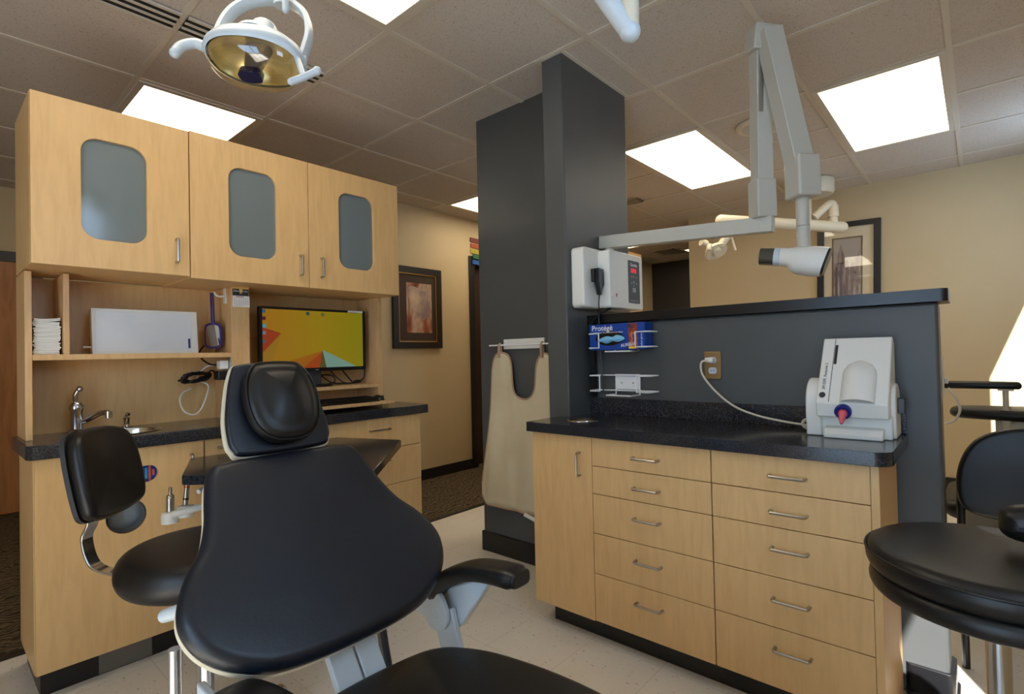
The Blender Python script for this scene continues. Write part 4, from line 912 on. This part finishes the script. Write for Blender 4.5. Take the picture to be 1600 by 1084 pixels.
MB().lathe([(.0096, .066), (.0096, .072)], (-2.175, .645, .652), AX).build('ring', mat('copper_ring', (190, 100, 60), .3, .9), i2)
MB().tube([(-2.30, .89, .60), (-2.33, .86, .50), (-2.30, .85, .40), (-2.28, .86, .30), (-2.30, .92, .25)], .009, 10, smooth=5).tube([(-2.36, .89, .58), (-2.38, .86, .46), (-2.36, .84, .36), (-2.34, .88, .26)], .009, 10, smooth=5).build('hose', BLACKPL, du)

# ------------------------------------------------------------------ exam lamp (upper left) and its arm
Cm = Vector((-1.520, .645, 2.035))
rgt = Vector((.748, .663, -.10)).normalized(); aim = Vector((.30, -.13, -.94)); aim = (aim - rgt * aim.dot(rgt)).normalized(); fwd = aim.cross(rgt).normalized()
LMx = Matrix((rgt, fwd, aim)).transposed().to_4x4(); LMx = LMx @ Matrix.Scale(1.04, 4); LMx.translation = Cm
if (LMx.to_3x3() @ Vector((0, 1, 0))).dot(Vector((.663, -.748, 0))) < 0: pass
ol_ = thing('exam_lamp', 'pale operatory lamp with an amber reflector hanging over the dental chair', 'lamp', (Cm.x, Cm.y, 2.2))
Lh = MB(LMx)
def sup(a, b, e=2.3, n=48): return [(math.copysign(abs(math.cos(t)) ** (2 / e), math.cos(t)) * a, math.copysign(abs(math.sin(t)) ** (2 / e), math.sin(t)) * b) for t in [2 * PI * k / n for k in range(n)]]
R = []
for s_, w_ in ((.35, -.055), (.75, -.045), (.98, -.02), (1.05, .0), (1.05, .014), (.97, .020)): R.append([(p[0] * s_, p[1] * s_, w_) for p in sup(.128, .088)])
Lh.rings(R, True, True, False).build('housing', LIGHTBLUE, ol_, angle=60)
R = []
for s_, w_ in ((.98, .016), (.92, .0), (.7, -.02), (.3, -.032), (.02, -.034)): R.append([(p[0] * s_, p[1] * s_, w_) for p in sup(.122, .082)])
GOLD = mat('amber_reflector', (232, 216, 168), .3, .7)
MB(LMx).rings(R, True, False, True).build('reflector', GOLD, ol_, angle=60)
AMB = bpy.data.materials.new('amber_lens'); AMB.use_nodes = True
nt = AMB.node_tree; nt.nodes.clear(); o_ = nt.nodes.new('ShaderNodeOutputMaterial'); t_ = nt.nodes.new('ShaderNodeBsdfTransparent'); t_.inputs[0].default_value = lin((255, 248, 228))
g_ = nt.nodes.new('ShaderNodeBsdfGlossy'); g_.inputs['Roughness'].default_value = .04; x_ = nt.nodes.new('ShaderNodeMixShader'); x_.inputs[0].default_value = .14
nt.links.new(t_.outputs[0], x_.inputs[1]); nt.links.new(g_.outputs[0], x_.inputs[2]); nt.links.new(x_.outputs[0], o_.inputs[0])
R = []
for s_, w_ in ((1.0, .014), (.985, .03), (.93, .045), (.75, .06), (.4, .068), (.02, .07)): R.append([(p[0] * s_, p[1] * s_, w_) for p in sup(.122, .084)])
MB(LMx).rings(R, True, False, True).build('lens', AMB, ol_, angle=60)
MB(LMx).rings([[(p[0], p[1], w_) for p in sup(a, b, 3)] for a, b, w_ in ((.036, .02, -.03), (.026, .016, .02), (.02, .014, .05))]).build('bulb_shield', mat('bronze_shield', (96, 84, 66), .35, .7), ol_)
MB(LMx).rings([[(p[0], p[1], w_) for p in sup(a, b, 3)] for a, b, w_ in ((.03, .018, .05), (.031, .019, .056), (.031, .019, .0715))]).build('bulb_cap', mat('deep_blue_cap', (20, 24, 60), .25), ol_)
# domed top and yoke
MB(LMx).lathe([(.07, -.045), (.066, -.058), (.045, -.066), (.036, -.07), (.034, -.105), (.028, -.114), (.001, -.117)], (.0, 0, 0), (0, 0, 1)).build('top_cover', LIGHTBLUE, ol_)
# the rim wing on the upper side
arc = [(-.118, 0, -.005), (-.122, 0, -.08), (-.108, 0, -.15), (-.07, 0, -.195), (-.01, 0, -.215), (.05, 0, -.205), (.10, 0, -.165), (.125, 0, -.10), (.126, 0, -.03), (.122, 0, .0)]
ym = MB(LMx); P_ = catmull(arc, False, 5); R = []
for i, p in enumerate(P_):
    d_ = (P_[min(i + 1, len(P_) - 1)] - P_[max(i - 1, 0)]).normalized(); sd = Vector((0, 1, 0)); u_ = sd.cross(d_)
    R.append([p + sd * (a * .017) + u_ * (b * .009) for a, b in ((-1, -.6), (-.6, -1), (.6, -1), (1, -.6), (1, .6), (.6, 1), (-.6, 1), (-1, .6))])
ym.rings(R).build('yoke', LIGHTBLUE, ol_, angle=50)
MB(LMx).ball((-.128, 0, -.01), .016, 16, (.7, 1, 1.6)).ball((.128, 0, .0), .014, 16, (.7, 1, 1.4)).build('yoke_hinge', LIGHTBLUE, ol_)
MB(LMx).tube([(-.118, .02, .005), (-.15, .03, .0), (-.175, .04, .022), (-.182, .045, .05)], .0135, 12, smooth=5).ball((-.183, .045, .053), .0135, 14).build('handle', LIGHTBLUE, ol_)
MB(LMx).tube([(.12, .02, .01), (.138, .03, .045), (.157, .035, .085)], .008, 12, smooth=5).tube([(.135, .04, .112), (.157, .035, .092), (.187, .03, .062)], .0095, 12, smooth=4).ball((.188, .03, .061), .0115, 14).ball((.134, .04, .113), .0095, 14).build('handle', LIGHTBLUE, ol_)
# stem, lamp arm and ceiling post
yt = LMx @ Vector((.025, 0, -.205))
MB().cyl(yt + Vector((0, 0, -.01)), yt + Vector((0, 0, .12)), .022).ball(yt + Vector((0, 0, .13)), .03).build('stem', LIGHTBLUE, ol_)
hb = LMx @ Vector((.055, .02, -.155))
MB().tube([hb, hb + Vector((.0, .0, .06))], .009, 12).ball(hb, .009, 12).build('brake_lever', LIGHTBLUE, ol_)
e0 = Vector((-.625, 1.170, 1.962)); top1 = Vector((-.617, 1.176, CE - .03))
arm1 = yt + Vector((0, 0, .13)); knee = e0 + Vector((-.19, -.105, .36))
MB().tube([top1, e0 + Vector((.0, .0, .03)), e0], .0225, 20).lathe([(.0225, .0), (.020, -.012), (.012, -.02), (.001, -.0225)], e0, (0, 0, 1), 20).build('post', CREAM, ol_)
MB().tube([e0 + Vector((0, 0, .004)), e0 + (knee - e0) * .03, knee], .0245, 20).tube([knee, Vector((arm1.x, arm1.y, knee.z)), arm1], .0245, 20).ball(knee, .0245, 20).build('spring_arm', LIGHTBLUE, ol_)
MB().ball(e0, .0255, 20).build('elbow_cap', LIGHTBLUE, ol_)
MB().lathe([(.09, 0), (.09, -.02), (.07, -.03), (.02, -.034)], (top1.x, top1.y, CE - .005)).build('ceiling_plate', CREAM, ol_)

# ------------------------------------------------------------------ next bay: second lamp and its ceiling arm
nl = thing('exam_lamp', 'small far exam lamp on a cream ceiling arm, seen above the black cap', 'lamp', (-.93, 4.95, CE))
MB().lathe([(.165, 0), (.165, -.10), (.15, -.125), (.08, -.135), (.001, -.137)], (-1.04, 5.10, CE - .005)).build('ceiling_cover', CREAM, nl, bevel=.004)
MB().box(-1.065, -1.015, 4.88, 4.94, 2.14, CE).build('drop_post', CREAM, nl, bevel=.004)
MB().tube([(-1.575, 4.42, 2.245), (-.83, 5.08, 2.165)], .047, 20).ball((-1.575, 4.42, 2.245), .047, 20).ball((-.83, 5.08, 2.165), .047, 20).build('track_arm', CREAM, nl)
MB().tube([(-1.00, 4.93, 2.25), (-.92, 4.99, 2.34), (-.885, 5.02, 2.36), (-.878, 5.025, 2.33), (-.878, 5.025, 2.20)], .032, 16, smooth=4).cyl((-.878, 5.025, 2.34), (-.878, 5.025, 2.25), .04).build('elbow', CREAM, nl)
dc2 = Vector((-1.60, 4.35, 1.985))
MB().tube([(-1.53, 4.46, 2.23), (-1.50, 4.44, 2.13), (-1.515, 4.40, 2.10)], .024, 12, smooth=4).tube([(-1.51, 4.40, 2.11), (-1.53, 4.38, 2.08), (-1.57, 4.36, 2.02)], .032, 14, smooth=4).cyl((-1.50, 4.42, 2.10), (-1.475, 4.44, 1.985), .011).cyl((-1.53, 4.40, 2.115), (-1.46, 4.46, 2.115), .018).build('neck', CREAM, nl)
NMx = frame(dc2, (.72, .64, .30), (.2, -.5, .45))
MB(NMx).rings([[(p[0] * s_, p[1] * s_, w_) for p in sup(.095, .075)] for s_, w_ in ((.4, -.045), (.8, -.03), (1, 0), (.97, .012))]).lathe([(.04, .01), (.05, .0), (.03, .03), (.001, .032)], (0, 0, 0), (0, 0, 1)).build('housing', CREAM, nl, angle=50)
MB(NMx).tube([(-.05, .07, -.01), (-.08, .09, .03), (-.09, .08, .05)], .018, 12, smooth=4).cyl((-.06, .06, -.05), (-.10, .09, -.06), .03).build('handle', CREAM, nl)

# picture on the back wall
BPM = frame((-.872, 5.548, 1.955), (1, 0, 0), (0, 0, 1)) @ Matrix.Rotation(-.03, 4, 'Z')
bp = thing('framed_picture', 'black framed city skyline print on the tan back wall behind the x-ray head', 'picture', (-.872, 5.548, 1.62))
CITY = mat('city_print', (150, 134, 128), .3); noise_ramp(CITY, [(.34, (96, 78, 74)), (.5, (146, 128, 122)), (.66, (178, 164, 156))], 6, (6, 1, 1.2), 5)
SKY = mat('print_sky', (176, 166, 156), .35)
MB(BPM).plate(rrect(-.232, .252, -.40, .34, .002, 1), [rrect(-.18, .20, -.355, .295, .001, 1)], 0, .03, Matrix.Identity(4)).build('frame', BLACKTRIM, bp, bevel=.004)
MB(BPM).box(-.185, .205, -.36, .30, .003, .008).build('mat_board', mat('cream_mat', (226, 212, 180), .6), bp)
MB(BPM).plate(rrect(-.118, .118, -.34, .205, .001, 1), [rrect(-.105, .105, -.33, .192, .001, 1)], .008, .011, Matrix.Identity(4)).build('inner_slip', mat('bronze_slip', (120, 100, 70), .4), bp)
pr = MB(BPM).box(-.107, .107, -.332, .195, .0081, .0095).build('print', SKY, bp)
MB(BPM).box(-.105, .105, -.33, -.02, .0096, .0103).build('skyline', CITY, pr)
MB(BPM).prism([(-.075, -.03), (-.02, -.03), (-.022, .04), (-.034, .085), (-.044, .14), (-.0475, .185), (-.051, .14), (-.061, .085), (-.073, .04)], .0096, .0103).prism([(.06, -.03), (.105, -.03), (.105, .11), (.095, .09), (.085, .05), (.065, .03)], .0096, .0103).build('spire', CITY, pr)
for k, x in enumerate((-.09, -.055, -.01, .03, .07)): MB(BPM).box(x, x + .018, -.33, -.06 + .03 * (k % 3), .0103, .0108).build('tower', mat('tower_%d' % k, (104 + 10 * k, 86 + 8 * k, 84 + 6 * k), .4), pr)
MB(BPM).box(-.18, .20, -.355, .295, .0115, .013).build('glass', GLASS, bp)

# tall maple cabinet of the next bay and dark furniture at the far end of the hall
nc = thing('wall_cabinet', 'maple cabinet of the next bay, glimpsed behind the x-ray control box', 'cabinet', (-2.65, 4.1, 0))
MB().box(-2.85, -2.47, 3.62, 4.70, .9, 2.12).build('body', MAPLE, nc)
MB().box(-2.85, -2.47, 3.62, 4.70, 0, .9).build('base', MAPLE, nc)
for a, b in ((3.622, 4.16), (4.163, 4.70)): MB().box(-2.47, -2.45, a, b, 1.5, 2.12).build('door', MAPLE, nc, bevel=.001)
fcab = thing('base_cabinet', 'dim brown cabinet at the far dark end of the hall', 'cabinet', (-3.6, 7.7, 0))
MB().box(-3.97, -3.35, 7.5, 7.95, 0, 1.42).build('body', DOORWOOD, fcab, bevel=.004)
MB().box(-3.97, -3.33, 7.48, 7.95, 1.42, 1.45).build('top', BLACKPL, fcab)
fcab2 = thing('base_cabinet', 'dim brown cabinet beside the far corner of the back wall', 'cabinet', (-2.75, 7.7, 0))
MB().box(-3.05, -2.40, 7.5, 7.95, 0, 1.44).build('body', DOORWOOD, fcab2, bevel=.004)
MB().box(-3.07, -2.38, 7.48, 7.95, 1.44, 1.47).build('top', BLACKPL, fcab2)

# next bay: chair with black back, second dental chair
gc = thing('side_chair', 'black padded chair seen from behind at the right edge behind the half wall', 'chair', (.12, 2.62, 0))
QB = frame((.135, 2.54, .72), (-1, 0, 0), (0, .10, 1))
ob = [(-.20, -.15), (0, -.165), (.17, -.15), (.212, -.09), (.205, .02), (.16, .11), (.08, .155), (0, .165), (-.10, .155), (-.17, .11), (-.215, .02), (-.225, -.09)]
ob = [(-p.x, p.y) for p in catmull([(a, b, 0) for a, b in ob], True, 5)]
MB(frame((.135, 2.545, .715), (1, 0, 0), (0, .08, 1))).cushion(ob, Matrix.Identity(4), .04, .018, .008).build('backrest', VINYLB, gc, angle=80)
MB(frame((.135, 2.78, .41), (1, 0, 0), (0, 1, 0))).cushion(rrect(-.22, .22, -.22, .22, .06), Matrix.Identity(4), .06, .025, .008).build('seat', VINYLB, gc, angle=80)
for x, y, zt2 in ((-.068, 2.525, .64), (.338, 2.525, .64), (-.068, 2.96, .42), (.338, 2.96, .42)):
    MB().tube([(x, y, 0), (x, y, zt2)], .0125, 10).build('leg', BLACKPL, gc)
MB().tube([(-.068, 2.525, .395), (-.068, 2.96, .395)], .011, 10).tube([(.338, 2.525, .395), (.338, 2.96, .395)], .011, 10).tube([(-.068, 2.525, .395), (.338, 2.525, .395)], .011, 10).build('seat_frame', BLACKPL, gc)
n2c = thing('dental_chair', 'second black dental chair in the next bay, lit by the window', 'dental chair', (.1, 3.7, 0))
MB(frame((.0, 3.60, .951), (1, 0, 0), (0, 1, 0))).cushion([(p.x, p.y) for p in catmull([(-.165, -.02, 0), (.12, -.03, 0), (.138, 0, 0), (.12, .03, 0), (-.165, .03, 0), (-.18, 0, 0)], True, 5)], Matrix.Identity(4), .036, .016, .002, w0=-.005).build('armrest', VINYLB, n2c, angle=80)
MB().cyl((.089, 3.60, .60), (.089, 3.60, .95), .012).cyl((.089, 3.60, .60), (.089, 3.60, .86), .018).box(.06, .12, 3.58, 3.62, .938, .947).build('arm_post', CREAM, n2c)
MB(frame((.17, 3.72, .79), (1, 0, 0), (0, 1, 0))).cushion([(p.x, p.y) for p in catmull([(-.28, -.10, 0), (-.1, -.16, 0), (.28, -.16, 0), (.30, .14, 0), (-.1, .16, 0), (-.28, .08, 0)], True, 5)], Matrix.Identity(4), .05, .024, .008).build('backrest', VINYLB, n2c, angle=80)
MB(frame((.13, 3.36, .38), (1, 0, 0), (0, 1, 0))).cushion(rrect(-.28, .28, -.25, .3, .08), Matrix.Identity(4), .08, .035, .01).build('seat', VINYLB, n2c, angle=80)
MB().box(-.10, .40, 3.15, 3.9, .0, .08).box(.0, .3, 3.2, 3.7, .08, .37).box(.05, .25, 3.62, 3.82, .37, .79).build('pedestal', CREAM, n2c, bevel=.01)
MB().tube([(-.13, 3.55, .95), (-.10, 3.54, .90), (-.085, 3.54, .84), (-.11, 3.56, .78), (-.15, 3.58, .76)], .006, 8, smooth=5).build('hose', WPLAST, n2c)
MB().box(-.172, -.145, 3.56, 3.60, .90, 1.12).box(-.145, -.128, 3.565, 3.595, .97, 1.0).build('tray_clip', WPLAST, n2c, bevel=.003)

# ------------------------------------------------------------------ light
wd = bpy.data.worlds.new('World'); bpy.context.scene.world = wd; wd.use_nodes = True
bgn = wd.node_tree.nodes['Background']; bgn.inputs['Color'].default_value = (.50, .72, 1.0, 1); bgn.inputs['Strength'].default_value = 5.4
sd = bpy.data.lights.new('sun', 'SUN'); sd.energy = 22.0; sd.angle = .009; sd.color = (1.0, .98, .94)
so_ = bpy.data.objects.new('sun', sd); C.objects.link(so_)
so_.rotation_euler = Vector((-1, 2.0, -2.66)).to_track_quat('-Z', 'Y').to_euler()

# ------------------------------------------------------------------ camera
f_px, a_, pit, rol = 824.58, math.radians(48.442), math.radians(.845), math.radians(1.274)
H = 1.172
Fh = Vector((-math.cos(a_), math.sin(a_), 0)); Rh = Vector((math.sin(a_), math.cos(a_), 0)); Zu = Vector((0, 0, 1))
F_ = Fh * math.cos(pit) + Zu * math.sin(pit); U0 = Zu * math.cos(pit) - Fh * math.sin(pit)
Rc = Rh * math.cos(rol) - U0 * math.sin(rol); Uc = U0 * math.cos(rol) + Rh * math.sin(rol)
cd = bpy.data.cameras.new('camera'); cd.sensor_width = 36; cd.lens = f_px / 1600 * 36; cd.clip_start = .05
cam = bpy.data.objects.new('camera', cd); C.objects.link(cam)
M = Matrix((Rc, Uc, -F_)).transposed().to_4x4(); M.translation = (0, 0, H); cam.matrix_world = M
S = bpy.context.scene; S.camera = cam
S.view_settings.view_transform = 'Standard'; S.view_settings.look = 'None'; S.view_settings.gamma = 1.0; S.view_settings.use_curve_mapping = False
S.view_settings.exposure = 0.12
S.cycles.use_denoising = True
S.cycles.max_bounces = 10; S.cycles.diffuse_bounces = 6
S.cycles.sample_clamp_indirect = 6.0
